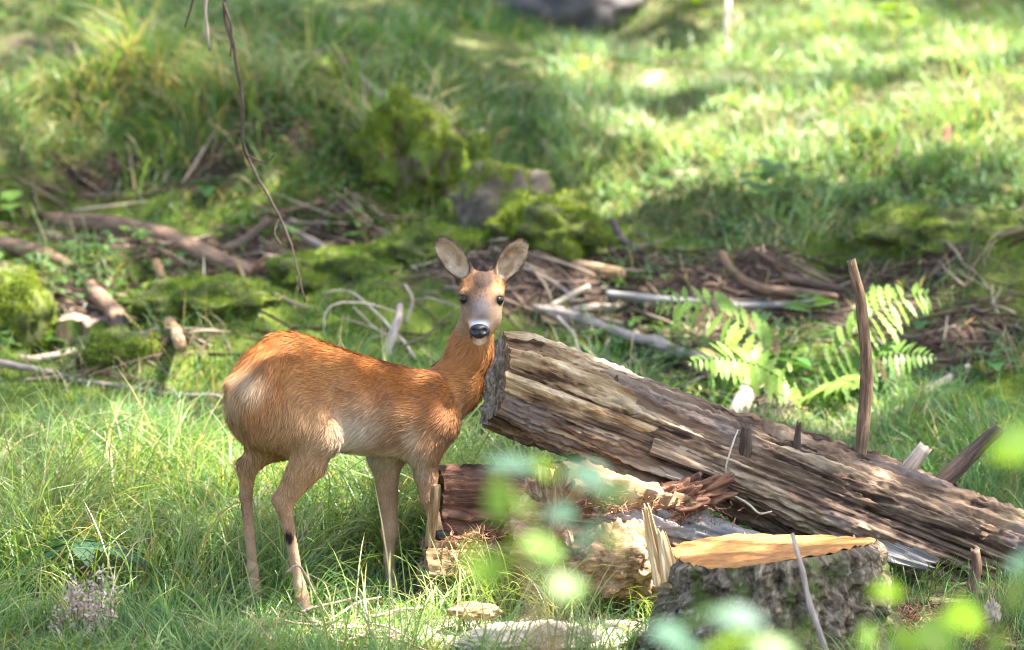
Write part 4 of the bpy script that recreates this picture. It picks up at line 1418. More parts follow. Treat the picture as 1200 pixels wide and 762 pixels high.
def deer_flow(p, nr):
    """lie of the hair: towards the tail on the trunk, down the legs and neck, back from the nose"""
    w = p - DO
    X, Y, Z = w @ FW, w @ LF, w[:, 2]
    zt = np.interp(X, [-.33, -.2, 0, .2, .34], [.70, .765, .72, .655, .63])
    h = np.clip((zt - Z) / .3, 0, 1)
    d = -FW[None] * (1.0 - .35 * h)[:, None] + np.array([0, 0, -1.0])[None] * (.15 + .65 * h)[:, None]
    rump = sstep(-.12, -.28, X)
    d = d * (1 - rump[:, None]) + rump[:, None] * (np.array([0, 0, -1.0]) + FW * -.25)
    leg = sstep(.46, .36, Z)
    d = d * (1 - leg[:, None]) + leg[:, None] * np.array([0, 0, -1.0])
    nk = sstep(.62, .72, Z) * sstep(.2, .28, X)
    d = d * (1 - nk[:, None]) + nk[:, None] * (unit(P(520, 480, .12) - P(560, 370, .18)) * .9 + np.array([0, .2, -.3]))
    hd = sstep(.15, .10, np.linalg.norm(p - P(564, 352, .12), axis=1))
    away = unit(p - P(562, 392, .0))
    d = d * (1 - hd[:, None]) + hd[:, None] * away
    for (cc, A, Lh) in EAR:
        q = (p - cc) @ A.T
        er = np.sqrt((q[:, 0] / (Lh * 1.04)) ** 2 + (q[:, 1] / .0375) ** 2)
        on = sstep(1.25, 1.1, er)
        d = d * (1 - on[:, None]) + on[:, None] * (A[0][None] * .8 + A[1][None] * (np.sign(q[:, 1]) * .35)[:, None])
    sw = np.stack([fbm(p * 11 + 3, 2, 81), fbm(p * 11 + 9, 2, 82), fbm(p * 11 + 15, 2, 83)], -1)
    d = d + sw * .45 * (1 - .6 * hd - .5 * leg)[:, None]
    d = d - nr * np.sum(d * nr, -1, keepdims=True)
    return unit(d)


def build_deer():
    V, F = deer_surface()
    deer = mk("roe_deer", V, F, M['hide'], None, {"Col": deer_colour(V)})
    tag(deer, "red brown roe deer standing side on and looking at the camera", "deer")
    # fur
    n = 155000
    def dens(c):
        w = c - DO
        return np.where(w[:, 2] < .38, 1.3, 1.0) * np.where(w[:, 2] > .84, 2.0, 1.0)
    p, nr = scatter(V, [F], n, weight=dens)
    w = p - DO
    X, Z = w @ FW, w[:, 2]
    nose = np.linalg.norm((p - P(562, 388, .015)) / [1, 1.6, .8], axis=1)
    ok = nose > .026
    for e in EYES:
        ok &= np.linalg.norm(p - e, axis=1) > .0165
    p, nr, X, Z = p[ok], nr[ok], X[ok], Z[ok]
    fl = deer_flow(p, nr)
    L = .029 + .005 * fbm(p * 6, 2, 91)
    L = L + .013 * sstep(-.18, -.30, X) * sstep(.45, .55, Z)
    L = L + .010 * np.clip(blob(p, P(420, 525, -.05), (.14, .15, .05)), 0, 1)
    L = L * (1 - .62 * sstep(.44, .32, Z)) * (1 - .40 * sstep(.30, .12, Z))
    hd = sstep(.14, .09, np.linalg.norm(p - P(564, 352, .12), axis=1))
    L = L * (1 - .66 * hd)
    for (cc, A, Lh) in EAR:
        q = (p - cc) @ A.T
        er = np.sqrt((q[:, 0] / (Lh * 1.04)) ** 2 + (q[:, 1] / .0375) ** 2)
        L = np.where(er < 1.2, .0095 + .002 * sstep(.5, .9, er), L)
    L = L * (.45 + .55 * sstep(.03, .08, np.linalg.norm(p - P(562, 390, .02), axis=1)))
    L = L * RNG.uniform(.65, 1.25, len(p))
    d0 = unit(fl + nr * .26 + RNG.normal(0, .10, p.shape))
    d1 = unit(fl + nr * .05 + RNG.normal(0, .13, p.shape))
    side = unit(np.cross(nr, fl) + nr * RNG.normal(0, .25, len(p))[:, None])
    col = deer_colour(p + fl * -.0) * RNG.uniform(.62, 1.3, len(p))[:, None]
    tip = col * 1.12
    wd = np.where(hd > .4, .0013, .0018) * RNG.uniform(.7, 1.2, len(p))
    VV, FF, C = ribbons(p - nr * .001, d0, d1, L, wd, np.clip(col, 0, .9), side, 2, np.clip(tip, 0, .9))
    fur = mk("fur", VV, FF, M['fur'], deer, {"Col": C})
    # eyes, nose, hooves
    for e in EYES:
        s = -1 if e[0] < P(564, 350, .1)[0] else 1
        v, f, a = lumpy(e + np.array([s * -.002, .004, 0]), (.0158, .0140, .0130), 32, 0, 1, 1, 0, -2)
        mk("eye", v, f, M['eye'], deer)
    v, f, a = lumpy((0, 0, 0), (1, 1, 1), 48, 0.05, 2, 5, 0.0, -2)
    x, y, z = v[:, 0].copy(), v[:, 1].copy(), v[:, 2].copy()
    wdt = .0285 * (1 - .28 * np.clip(-z, 0, 1))
    v = np.stack([x * wdt, y * .019, z * .0205], -1)
    for sx in (-1, 1):                                       # nostrils and the groove between them
        k = np.exp(-(((x - sx * .52) / .26) ** 2 + ((z - .15) / .30) ** 2)) * (y < 0)
        v[:, 1] += .010 * k
    k = np.exp(-(x / .10) ** 2) * (z < 0.3) * (y < 0)
    v[:, 1] += .004 * k
    mk("nose", v + P(561.5, 388.5, .012), f, M['nose'], deer)
    for (u, vv, y, dx) in ((360, 719, -.195, .25), (303, 710, -.075, .25), (462, 712, .125, .2), (515, 627, .025, .3)):
        c = P(u, vv, y)
        for s in (-1, 1):
            v, f, a = lumpy((0, 0, 0), (.021, .0105, .016), 28, .05, 2, 3, 0, -.75)
            sl = np.clip(v[:, 2], 0, 1)
            v[:, 0] -= sl * .5
            o = v[:, 0:1] * FW + v[:, 1:2] * LF + v[:, 2:3] * np.array([0, 0, 1])
            mk("hoof", o + c + LF * s * .0105 + FW * .004, f, M['hoof'], deer)
    return deer


build_deer()
for (u, v, y) in ((360, 719, -.195), (303, 710, -.075), (462, 712, .125)):
    q = P(u, v, y)
    SKIP.append((q[0], q[1], q[0], q[1], .022))

# ------------------------------------------------------------------ grass, moss, herbs, litter
def tufts(n, box, dens, lenr, blades, lean, wr, cols, straw=0.08, spread=0.03, seed=1, segs=4, tall=None, clump=True):
    rng = np.random.default_rng(seed)
    x = rng.uniform(box[0], box[1], n * 4)
    y = rng.uniform(box[2], box[3], n * 4)
    keep = rng.random(n * 4) < dens(x, y)
    keep &= ~skipped(x, y)
    x, y = x[keep][:n], y[keep][:n]
    m = len(x)
    hs = np.clip(1 + .8 * fbm(xy3(x, y) / .35, 3, seed + 3), .3, 1.9)
    az0 = np.pi * fbm(xy3(x, y) / .8, 2, seed + 5)
    X = np.repeat(x, blades)
    Y = np.repeat(y, blades)
    H = np.repeat(hs, blades)
    A0 = np.repeat(az0, blades)
    k = len(X)
    az = np.where(rng.random(k) < .35, A0 + rng.normal(0, .6, k), rng.uniform(0, 2 * np.pi, k))
    X = X + rng.normal(0, spread, k)
    Y = Y + rng.normal(0, spread, k)
    ok = ~skipped(X, Y)
    X, Y, H, az = X[ok], Y[ok], H[ok], az[ok]
    k = len(X)
    root = np.stack([X, Y, ground(X, Y) - .004], -1)
    L = rng.uniform(lenr[0], lenr[1], k) * H
    if tall is not None:
        L = L * tall(X, Y)
    le = np.abs(rng.normal(lean[0], .25, k))
    dr = np.abs(rng.normal(lean[1], .45, k))
    hd = np.stack([np.cos(az), np.sin(az), np.zeros(k)], -1)
    d0 = hd * le[:, None] + np.array([0, 0, 1.0])
    d1 = hd * (le + dr)[:, None] + np.array([0, 0, 1.0])[None] * (1 - .75 * dr)[:, None]
    t = np.clip(.5 + .45 * fbm(xy3(X, Y) / .5, 3, seed + 9) + rng.normal(0, .25, k), 0, 1)[:, None]
    c = np.array(cols[0]) * (1 - t) + np.array(cols[1]) * t
    s = rng.random(k) < straw
    c[s] = np.array([.40, .32, .17]) * rng.uniform(.6, 1.2, (s.sum(), 1))
    c = c * rng.uniform(.8, 1.2, (k, 1))
    side = unit(np.stack([-np.sin(az), np.cos(az), np.zeros(k)], -1) + rng.normal(0, .35, (k, 3)))
    return ribbons(root, d0, d1, L, rng.uniform(wr[0], wr[1], k), c, side, segs, np.clip(c * np.array([1.15, 1.08, 1.0]), 0, 1))


def grass_obj(name, label, parts):
    V = np.concatenate([p[0] for p in parts])
    off = np.cumsum([0] + [len(p[0]) for p in parts[:-1]])
    F = np.concatenate([p[1] + o for p, o in zip(parts, off)])
    C = np.concatenate([p[2] for p in parts])
    o = mk(name, V, F, M['grass'], None, {"Col": C})
    tag(o, label, "grass", None, "stuff")
    return o


GA, GB = (0.048, 0.130, 0.032), (0.155, 0.29, 0.075)
BA, BB = (0.035, 0.085, 0.018), (0.11, 0.18, 0.04)


def d_near(x, y):
    g, s, d = zones(x, y)
    return np.clip(g * (1 - .85 * d) * (1.0 - .55 * np.clip(s, 0, 1)), 0, 1) * np.clip(.72 + .55 * fbm(xy3(x, y) / .4, 2, 71), .15, 1)


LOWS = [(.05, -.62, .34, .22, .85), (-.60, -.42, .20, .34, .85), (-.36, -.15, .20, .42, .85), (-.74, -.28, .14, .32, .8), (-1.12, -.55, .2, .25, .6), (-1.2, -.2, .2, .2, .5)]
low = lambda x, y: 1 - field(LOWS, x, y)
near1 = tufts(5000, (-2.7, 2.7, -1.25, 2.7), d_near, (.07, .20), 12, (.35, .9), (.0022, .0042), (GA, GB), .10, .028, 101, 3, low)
near2 = tufts(10500, (-2.7, 2.7, -1.25, 2.7), d_near, (.03, .09), 6, (.5, .7), (.002, .004), (BA, GB), .10, .03, 103, 2)
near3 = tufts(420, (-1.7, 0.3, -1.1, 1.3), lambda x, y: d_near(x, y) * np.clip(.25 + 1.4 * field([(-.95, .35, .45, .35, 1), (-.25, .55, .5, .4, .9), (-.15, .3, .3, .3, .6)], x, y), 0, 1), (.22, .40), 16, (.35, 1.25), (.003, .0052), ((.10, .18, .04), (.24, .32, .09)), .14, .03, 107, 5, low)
tf = blobs([(590, 712, .12, .1, 1), (530, 712, .06, .06, .6), (650, 712, .1, .1, 1), (700, 718, .12, .12, 1), (735, 730, .1, .1, 1), (860, 762, .2, .14, 1), (790, 755, .12, .12, 1)])
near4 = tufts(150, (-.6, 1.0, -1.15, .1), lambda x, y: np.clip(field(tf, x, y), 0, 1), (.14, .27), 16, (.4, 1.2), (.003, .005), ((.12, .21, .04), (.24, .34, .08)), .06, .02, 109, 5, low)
grass_obj("meadow_grass", "long green grass around the deer's legs and the stump", [near1, near2, near3, near4])


def d_far(x, y):
    g, s, d = zones(x, y)
    return np.clip(g * (y > 3.0) * (1 - .9 * d), 0, 1) * np.clip(.62 + 1.0 * fbm(xy3(x, y) / .55, 3, 72), .06, 1)


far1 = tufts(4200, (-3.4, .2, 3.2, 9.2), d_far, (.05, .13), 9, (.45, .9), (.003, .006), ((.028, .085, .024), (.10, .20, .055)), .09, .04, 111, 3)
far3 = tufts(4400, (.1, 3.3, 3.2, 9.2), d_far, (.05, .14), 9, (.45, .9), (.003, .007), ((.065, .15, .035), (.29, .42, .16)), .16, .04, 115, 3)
far2 = tufts(420, (-2.6, -.2, 4.4, 6.0), lambda x, y: d_far(x, y) * field([(-2.0, 5.0, .7, .6, 1), (-1.2, 4.8, .8, .35, .7)], x, y), (.20, .40), 14, (.3, 1.3), (.003, .007), ((.08, .17, .035), (.19, .30, .07)), .34, .04, 113, 4)
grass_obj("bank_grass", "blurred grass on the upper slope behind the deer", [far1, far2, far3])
mid = tufts(3200, (-3.0, 3.0, 2.1, 5.0), lambda x, y: (.10 + .3 * (fbm(xy3(x, y) / .5, 2, 73) > .2)) * (1 - .8 * np.clip(field(SOIL, x, y), 0, 1)), (.05, .14), 5, (.4, .9), (.003, .006), (BA, BB), .18, .04, 117, 3)
grass_obj("sparse_grass", "sparse grass blades among the moss and dead sticks", [mid])


def moss_carpet(n):
    x = RNG.uniform(-3.1, 3.1, n * 2)
    y = RNG.uniform(1.6, 8.6, n * 2)
    g, s, d = zones(x, y)
    pr = np.clip((1 - 1.15 * s) * (1 - .75 * g * (y < 4)), 0, 1) * np.clip(.75 + .8 * fbm(xy3(x, y) / .3, 3, 75), 0, 1)
    k = RNG.random(n * 2) < pr
    x, y = x[k][:n], y[k][:n]
    m = len(x)
    root = np.stack([x, y, ground(x, y) - .003], -1)
    d0 = unit(RNG.normal(0, .55, (m, 3)) + [0, 0, 1])
    d1 = unit(d0 + RNG.normal(0, .5, (m, 3)))
    t = np.clip(.45 + .55 * fbm(xy3(x, y) / .4, 3, 76) + RNG.normal(0, .18, m), 0, 1)[:, None]
    c = np.array([.050, .110, .018]) * (1 - t) + np.array([.20, .265, .04]) * t
    V, F, C = ribbons(root, d0, d1, RNG.uniform(.012, .034, m), RNG.uniform(.005, .010, m), c, segs=1)
    o = mk("moss_carpet", V, F, M['moss'], None, {"Col": C}, smooth=False)
    tag(o, "bright green moss carpet over the slope behind the deer", "moss", None, "stuff")


moss_carpet(200000)


def leaf_shape(L, W, n=6, fold=.25, droop=.25, lobes=0, seed=0):
    """one leaf blade lying along +x, arched, folded at the midrib"""
    t = np.linspace(0, 1, n)
    w = W * np.sin(np.pi * np.clip(t, 0.02, .985)) ** .8 * (1 - .25 * t)
    if lobes:
        w = w * (1 + .35 * np.sin(t * lobes * 2 * np.pi))
    z = -droop * L * t ** 2
    mid = np.stack([t * L, t * 0, z], -1)
    a = mid + np.stack([t * 0, w, w * fold], -1)
    b = mid + np.stack([t * 0, -w, w * fold], -1)
    V = np.vstack([a, mid, b])
    i = np.arange(n - 1)
    F = np.vstack([np.stack([i, i + 1, n + i + 1, n + i], -1), np.stack([n + i, n + i + 1, 2 * n + i + 1, 2 * n + i], -1)])
    return V, F[:, ::-1]


def place(V, o, az, pitch=0.0, roll=0.0):
    c, s = math.cos(roll), math.sin(roll)
    V = V @ np.array([[1, 0, 0], [0, c, s], [0, -s, c]])
    c, s = math.cos(pitch), math.sin(pitch)
    V = V @ np.array([[c, 0, s], [0, 1, 0], [-s, 0, c]])
    c, s = math.cos(az), math.sin(az)
    V = V @ np.array([[c, s, 0], [-s, c, 0], [0, 0, 1]])
    return V + np.asarray(o)


def herbs(n):
    """low broad-leaved ground cover: little three-part leaves"""
    x = RNG.uniform(-3.0, 3.0, n * 5)
    y = RNG.uniform(.8, 8.6, n * 5)
    k = RNG.random(n * 5) < np.clip(.9 * fbm(xy3(x, y) / .45, 2, 78), 0, 1) * np.where(y < 2.2, .2, np.where(y > 4.8, .5, 1.3))
    k &= ~skipped(x, y)
    x, y = x[k][:n], y[k][:n]
    parts = []
    LV, LFc = leaf_shape(1, .42, 3, .2, .15)
    for xx, yy, zz in zip(x, y, ground(x, y)):
        h = RNG.uniform(.02, .07)
        sz = RNG.uniform(.018, .040)
        col = np.array([.045, .115, .025]) * RNG.uniform(.7, 1.5) + np.array([.05, .03, 0]) * RNG.random()
        az = RNG.uniform(0, 6.28)
        for j in range(3):
            v = place(LV * sz, (xx, yy, zz + h), az + j * 2.09, RNG.uniform(-.5, .2))
            parts.append((v, [LFc], {"Col": np.tile(col, (len(v), 1))}))
    V, F, A = merge(parts)
    o = mk("ground_herbs", V, F, M['leaf'], None, A)
    tag(o, "small green three-part leaves scattered over the slope", "herbs", None, "stuff")


herbs(6000)


def litter(n):
    """needles, bark crumbs and bits of twig on the bare soil"""
    x = RNG.uniform(-2.2, 2.5, n * 5)
    y = RNG.uniform(-.9, 5.5, n * 5)
    g, s, d = zones(x, y)
    k = RNG.random(n * 5) < np.clip(1.2 * s + .06, 0, 1)
    x, y = x[k][:n], y[k][:n]
    m = len(x)
    root = np.stack([x, y, ground(x, y) + .004], -1)
    az = RNG.uniform(0, 6.28, m)
    d0 = np.stack([np.cos(az), np.sin(az), RNG.normal(.15, .25, m)], -1)
    d1 = d0 + RNG.normal(0, .25, (m, 3)) - [0, 0, .2]
    t = RNG.random((m, 1))
    c = np.array([.06, .035, .022]) * (1 - t) + np.array([.34, .22, .14]) * t ** 2
    V, F, C = ribbons(root, d0, d1, RNG.uniform(.02, .08, m), RNG.uniform(.002, .007, m), c, segs=2)
    o = mk("leaf_litter", V, F, M['hide'], None, {"Col": C})
    tag(o, "brown needles and bark crumbs lying on bare soil", "litter", None, "stuff")


litter(16000)


def twig_litter(n):
    parts = []
    x = RNG.uniform(-2.1, 2.4, n * 6)
    y = RNG.uniform(2.0, 5.0, n * 6)
    g, s, d = zones(x, y)
    k = RNG.random(n * 6) < np.clip(1.1 * s + .12 - g, 0, 1)
    x, y = x[k][:n], y[k][:n]
    cols = [(.09, .055, .035), (.15, .10, .07), (.26, .20, .14), (.05, .03, .02)]
    for i in range(len(x)):
        az = RNG.uniform(0, 3.14) if RNG.random() < .4 else RNG.normal(-.5, .5)
        L = RNG.uniform(.06, .28)
        dx, dy = math.cos(az) * L / 2, math.sin(az) * L / 2
        xs = np.array([x[i] - dx, x[i] + RNG.normal(0, .012), x[i] + dx])
        ys = np.array([y[i] - dy, y[i] + RNG.normal(0, .012), y[i] + dy])
        zs = ground(xs, ys) + RNG.uniform(.004, .03, 3)
        zs[1] = max((zs[0] + zs[2]) / 2 + RNG.normal(0, .003), zs[1] - .03)
        r = RNG.uniform(.002, .006)
        V, F, A = tube(np.stack([xs, ys, zs], -1), [r, r, r * .6], 8, 5, .12, i)
        parts.append((V, F, {"Col": np.tile(np.array(cols[RNG.integers(0, 4)]) * RNG.uniform(.7, 1.3), (len(V), 1))}))
    V, F, A = merge(parts)
    tag(mk("twig_litter", V, F, M['hide'], None, A), "small broken twigs littering the slope between moss and soil", "litter", None, "stuff")


twig_litter(1000)


def shreds(label, spots, n, cols, seed):
    rng = np.random.default_rng(seed)
    P0 = []
    for (u, v, y, r) in spots:
        P0.append(P(u, v, y)[None] + rng.normal(0, 1, (n, 3)) * r)
    p = np.vstack(P0)
    m = len(p)
    d0 = unit(rng.normal(0, 1, (m, 3)) * [1, 1, .6])
    d1 = unit(d0 + rng.normal(0, .5, (m, 3)))
    t = rng.random((m, 1))
    c = np.array(cols[0]) * (1 - t) + np.array(cols[1]) * t
    V, F, C = ribbons(p, d0, d1, rng.uniform(.012, .045, m), rng.uniform(.002, .006, m), c, segs=2)
    o = mk("wood_shreds", V, F, M['hide'], None, {"Col": C}, smooth=False)
    tag(o, label, "wood shreds", None, "stuff")


shreds("reddish wood shreds heaped right of the sawn stump", [(1075, 722, -.25, (.05, .05, .018)), (1105, 735, -.3, (.06, .05, .015)), (1060, 735, -.3, (.04, .04, .02)), (1150, 755, -.4, (.08, .05, .012))], 420, ((.10, .035, .018), (.38, .20, .13)), 5)
shreds("dark red wood fibres caught under the fallen log", [(745, 585, .02, (.05, .03, .015)), (800, 605, .06, (.07, .03, .015)), (700, 592, -.08, (.04, .02, .02)), (560, 628, .0, (.05, .03, .008))], 260, ((.07, .028, .016), (.30, .15, .09)), 6)
shreds("pale splinters and dry needles beside the ferns", [(900, 470, 1.95, (.05, .06, .03)), (895, 490, 1.85, (.06, .06, .02))], 200, ((.20, .13, .08), (.48, .37, .25)), 7)

# ------------------------------------------------------------------ ferns
def frond(base, az, L, rise, arch, col, twist=0.0, seed=0):
    n = 22
    t = np.linspace(0, 1, n)
    hx = np.cos(az)
    hy = np.sin(az)
    pts = np.stack([base[0] + hx * L * t * (1 - .08 * t), base[1] + hy * L * t * (1 - .08 * t), base[2] + rise * .95 * (2.1 * t - 1.35 * t ** 2)], -1)
    V, F, A = tube(pts, [.0028, .0018, .0007], n, 5, 0.02, seed)
    parts = [(V, F, {"Col": np.tile(np.array(col) * .9, (len(V), 1))})]
    LV, LFc = np.array([[0, 0, 0], [.35, .34, .05], [1, 0, -.1], [.35, -.34, .05]]), np.array([[0, 1, 2], [0, 2, 3]])
    tg = unit(np.gradient(pts, axis=0))
    for k in range(2, n):
        tt = t[k]
        if RNG.random() < .06:
            continue
        pl = RNG.uniform(.82, 1.12) * L * .24 * math.sin(math.pi * min(1, (.12 + .88 * tt)) ** .9) ** .85 + .012
        for s in (-1, 1):
            side = unit(np.cross(tg[k], [0, 0, 1])) * s
            d = unit(side + tg[k] * RNG.uniform(.25, .55) + np.array([0, 0, RNG.uniform(-.28, .05) + .75 * side[1]]))
            W_ = pl * .115 + .002
            LV, LFc = leaf_shape(pl, W_, 13, .10, RNG.uniform(.08, .3), 5)
            h_ = math.hypot(d[0], d[1])
            v = place(LV, pts[k], math.atan2(d[1], d[0]), math.atan2(d[2], h_), RNG.normal(.0, .25))
            cc = np.array(col) * RNG.uniform(.75, 1.2)
            if RNG.random() < .04:
                cc = np.array([.22, .15, .06])
            parts.append((v, [LFc], {"Col": np.tile(cc, (len(v), 1))}))
    V, F, A = merge([(a, b, {"Col": c["Col"]}) for a, b, c in parts])
    return V, F, A


def fern(label, base, fronds):
    root = empty("fern", label, "fern", "ferns behind the log")
    for k, (az, L, rise, arch, col) in enumerate(fronds):
        V, F, A = frond(base, az, L, rise, arch, col, 0, k)
        mk("frond", V, F, M['leaf'], root, A)


FG, FY = (0.12, 0.22, 0.035), (0.20, 0.31, 0.05)
fb = G(948, 468)
fern("large bright green fern behind the tall upright branch", fb,
     [(2.95, .56, .40, .14, FY), (.28, .50, .42, .13, FY), (-.15, .44, .20, .12, FG), (-2.75, .46, .20, .14, FY), (1.5, .36, .40, .12, FG), (-1.1, .34, .12, .12, FY), (2.3, .40, .30, .12, FG)])
fern("small bluish green fern by the forked stick at right", G(1075, 468), [(.3, .26, .10, .06, (.07, .14, .05)), (2.8, .28, .12, .05, (.07, .14, .05)), (-.9, .24, .08, .05, (.08, .16, .05)), (1.5, .22, .12, .05, (.07, .14, .05))])
fern("small fern low behind the dark slanting branch", G(1130, 500), [(.6, .22, .07, .05, (.06, .12, .04)), (2.6, .22, .08, .05, (.07, .13, .04)), (-1.2, .2, .06, .05, (.06, .12, .04)), (1.7, .18, .08, .04, (.07, .13, .04))])

# ------------------------------------------------------------------ leafy seedlings, flower plant
def seedling(name, label, base, height, leaves, col, L=.05, W=.018, seed=0, cat="plant", group=None, stemr=.0022, lobes=0, mat='leaf', var=.15):
    rng = np.random.default_rng(seed)
    root = empty(name, label, cat, group)
    base = np.asarray(base, float)
    top = base + [rng.normal(0, .02), rng.normal(0, .02), height]
    V, F, A = tube([base - [0, 0, .01], base * .5 + top * .5 + [rng.normal(0, .012), 0, 0], top], [stemr, stemr * .8, stemr * .5], 16, 6, .05, seed)
    mk("stem", V, F, M['stick_brown'], root, A)
    for k in range(leaves):
        f = .45 + .55 * (k + .5) / leaves
        o = base + (top - base) * f
        sz = rng.uniform(.75, 1.2)
        LV, FF = leaf_shape(L * sz, W * sz, 8, .2, rng.uniform(.1, .4), lobes)
        az = k * 2.4 + rng.normal(0, .3)
        v = place(LV, o, az, rng.uniform(-.1, .6))
        c = np.array(col) * rng.uniform(1 - var, 1 + var)
        mk("leaf", v, FF, M[mat], root, {"Col": np.tile(c, (len(v), 1))})
    return root


YG = (.16, .25, .025)
seedling("maple_seedling", "bright leafy seedling at the top right edge", G(1052, 70), .30, 11, YG, .12, .045, 1, lobes=2)
seedling("maple_seedling", "leafy seedling at the top edge above the sunny grass", G(815, 40), .20, 7, YG, .10, .04, 2, lobes=2)
seedling("maple_seedling", "seedling with wide green leaves in the sunny grass right of centre", G(885, 262), .22, 7, (.09, .17, .03), .13, .05, 3, lobes=2)
seedling("yellow_plant", "small yellow leaved plant below the grey boulder", G(685, 112), .14, 4, (.42, .42, .03), .06, .03, 4)
seedling("green_plant", "leafy plant on the bank under the tall left grass", G(165, 225), .10, 6, (.05, .13, .03), .07, .03, 5)
seedling("green_plant", "leafy plant right of the left bank below the hanging branch", G(235, 240), .10, 6, (.05, .14, .03), .07, .03, 6)
seedling("green_plant", "broad leaved green plant inside the fern's left side", G(930, 470), .16, 7, (.07, .18, .03), .09, .022, 7)
seedling("green_plant", "small leafy plant beside the round mossy rock at left", G(62, 412), .08, 5, (.06, .16, .03), .06, .03, 8)
seedling("green_plant", "small leafy plant in the shade at the right edge", G(1165, 445), .09, 6, (.06, .15, .04), .07, .03, 9)
seedling("green_plant", "small leafy plant right of the tall upright branch top", G(1085, 395), .08, 5, (.06, .15, .04), .06, .025, 10)
seedling("green_plant", "leafy plant at the left edge above the log end", G(8, 262), .10, 5, (.12, .22, .03), .08, .04, 14)
seedling("green_plant", "low leafy herb in the grass at left below the thin branch", G(60, 530), .05, 7, (.05, .13, .04), .05, .02, 15)
# dark blue-green plant bottom left with long leaves
bp = G(88, 692)
br = empty("long_leaved_plant", "low plant with long bluish green leaves at lower left", "plant")
V, F, A = tube([bp, bp + [0, 0, .08], bp + [.01, 0, .145]], [.004, .003, .002], 12, 6, .05, 3)
mk("stem", V, F, M['stick_brown'], br, A)
for (u, v, y, L, az, pit, ro) in ((92, 664, -.2, .13, 3.25, -.22, .5), (92, 662, -.2, .12, .5, -.1, -.2), (95, 664, -.2, .13, -.15, -.22, .3), (86, 668, -.22, .10, -2.5, -.3, .2), (100, 670, -.2, .07, -1.2, -.3, 0), (90, 664, -.2, .10, 2.4, .05, 0)):
    LV, FF = leaf_shape(L * 1.8, .036, 10, .15, .25)
    vv = place(LV, bp + [.008, 0, .14], az, pit * .6, ro)
    mk("leaf", vv, FF, M['leaf'], br, {"Col": np.tile(np.array([.035, .085, .042]) * RNG.uniform(.85, 1.2), (len(vv), 1))})
# pink withered flower heads
fl = empty("pink_flowers", "pinkish withered flower heads in the lower left corner", "flowers")
for k in range(12):
    u, v = RNG.normal(105, 20), RNG.normal(708, 16)
    b = G(u * .8 + 25, 768)
    top = P(u, v, b[1] + RNG.normal(0, .03))
    V, F, A = tube([b, (b + top) / 2 + RNG.normal(0, .008, 3), top], [.0016, .0014, .001], 10, 5, .05, k)
    stem = mk("stem", V, F, M['stick_brown'], fl, A)
    parts = []
    m = 46
    p = top + RNG.normal(0, 1, (m, 3)) * [.014, .014, .024]
    d0 = unit(RNG.normal(0, 1, (m, 3)) + [0, 0, .3])
    t = RNG.random((m, 1))
    c = np.array([.30, .19, .17]) * (1 - t) + np.array([.62, .48, .46]) * t
    VV, FF, C = ribbons(p, d0, unit(d0 + RNG.normal(0, .5, (m, 3))), RNG.uniform(.010, .018, m), RNG.uniform(.005, .010, m), c, segs=2)
    mk("flower_head", VV, FF, M['moss'], stem, {"Col": C}, smooth=False)["kind"] = "stuff"

# ------------------------------------------------------------------ saplings between camera and deer (only their leafy tops reach into view)
def fore(label, y, spots, base_xy, size, seed):
    rng = np.random.default_rng(seed)
    root = empty("leafy_sapling", label, "sapling", "saplings close to the camera")
    pts = [P(u, v, y + rng.normal(0, .12)) for (u, v, c, s) in spots]
    ctr = np.mean(pts, 0)
    low = ctr - [0, 0, .22]
    b = np.array([base_xy[0], base_xy[1], ground(base_xy[0], base_xy[1])[0]])
    V, F, A = tube([b, (b + low) / 2 + [.02, 0, 0], low], [.006, .005, .003], 30, 8, .05, seed)
    mk("stem", V, F, M['stick_brown'], root, A)
    for (p, (u, v, cidx, s)) in zip(pts, spots):
        c = [np.array([.12, .21, .035]), np.array([.065, .13, .085])][cidx] * rng.uniform(.85, 1.15)  # second colour paints a bluish sky reflection into the leaf
        V, F, A = tube([low + rng.normal(0, .01, 3), (low + p) / 2 - [0, 0, .015], p], [.0014, .0011, .0008], 14, 5, .02, seed)
        tw = mk("twig", V, F, M['stick_brown'], root, A)
        LV, FF = leaf_shape(size * s, size * s * .36, 8, .1, .2)
        LV = LV - [size * s * .5, 0, 0]
        vv = place(LV, p, rng.uniform(0, 6.28), rng.uniform(-.2, .2) - .1, rng.uniform(-.5, .5) + (1.0 if cidx == 0 else .45))
        mk("leaf", vv, FF, M['leaf'], root, {"Col": np.tile(c, (len(vv), 1))})


fore("blurred leafy sapling top in front of the rotten logs at centre", -6.4,
     [(602, 542, 1, .9), (580, 582, 0, 1.0), (618, 590, 0, .9), (652, 552, 1, .9), (690, 555, 1, .8), (640, 548, 0, .6), (548, 655, 0, 1.0), (575, 668, 0, .9), (640, 640, 0, .8), (655, 600, 1, .7), (690, 622, 1, 1.0), (726, 632, 0, .8), (668, 688, 0, .8), (640, 660, 1, .7), (720, 575, 1, .7), (610, 640, 0, .7)],
     (.06, -6.3), .082, 3)
fore("blurred leafy sapling top in the lower right corner", -6.2,
     [(1186, 528, 0, .9), (1196, 512, 0, .9), (1188, 690, 0, 1.2), (1132, 722, 0, 1.2), (1092, 742, 0, 1.3), (1060, 752, 0, .8), (1165, 752, 0, .9), (1196, 655, 1, .9), (1040, 692, 0, .7), (1020, 745, 0, .8), (1050, 760, 1, .9), (1196, 600, 1, .6)],
     (.72, -6.1), .068, 5)
fore("blurred leafy sapling top at the bottom edge below the sawn stump", -6.5,
     [(830, 716, 1, 1.0), (865, 722, 1, .8), (800, 748, 1, 1.0), (850, 752, 0, .9), (905, 758, 0, .7)], (.25, -6.5), .088, 7)

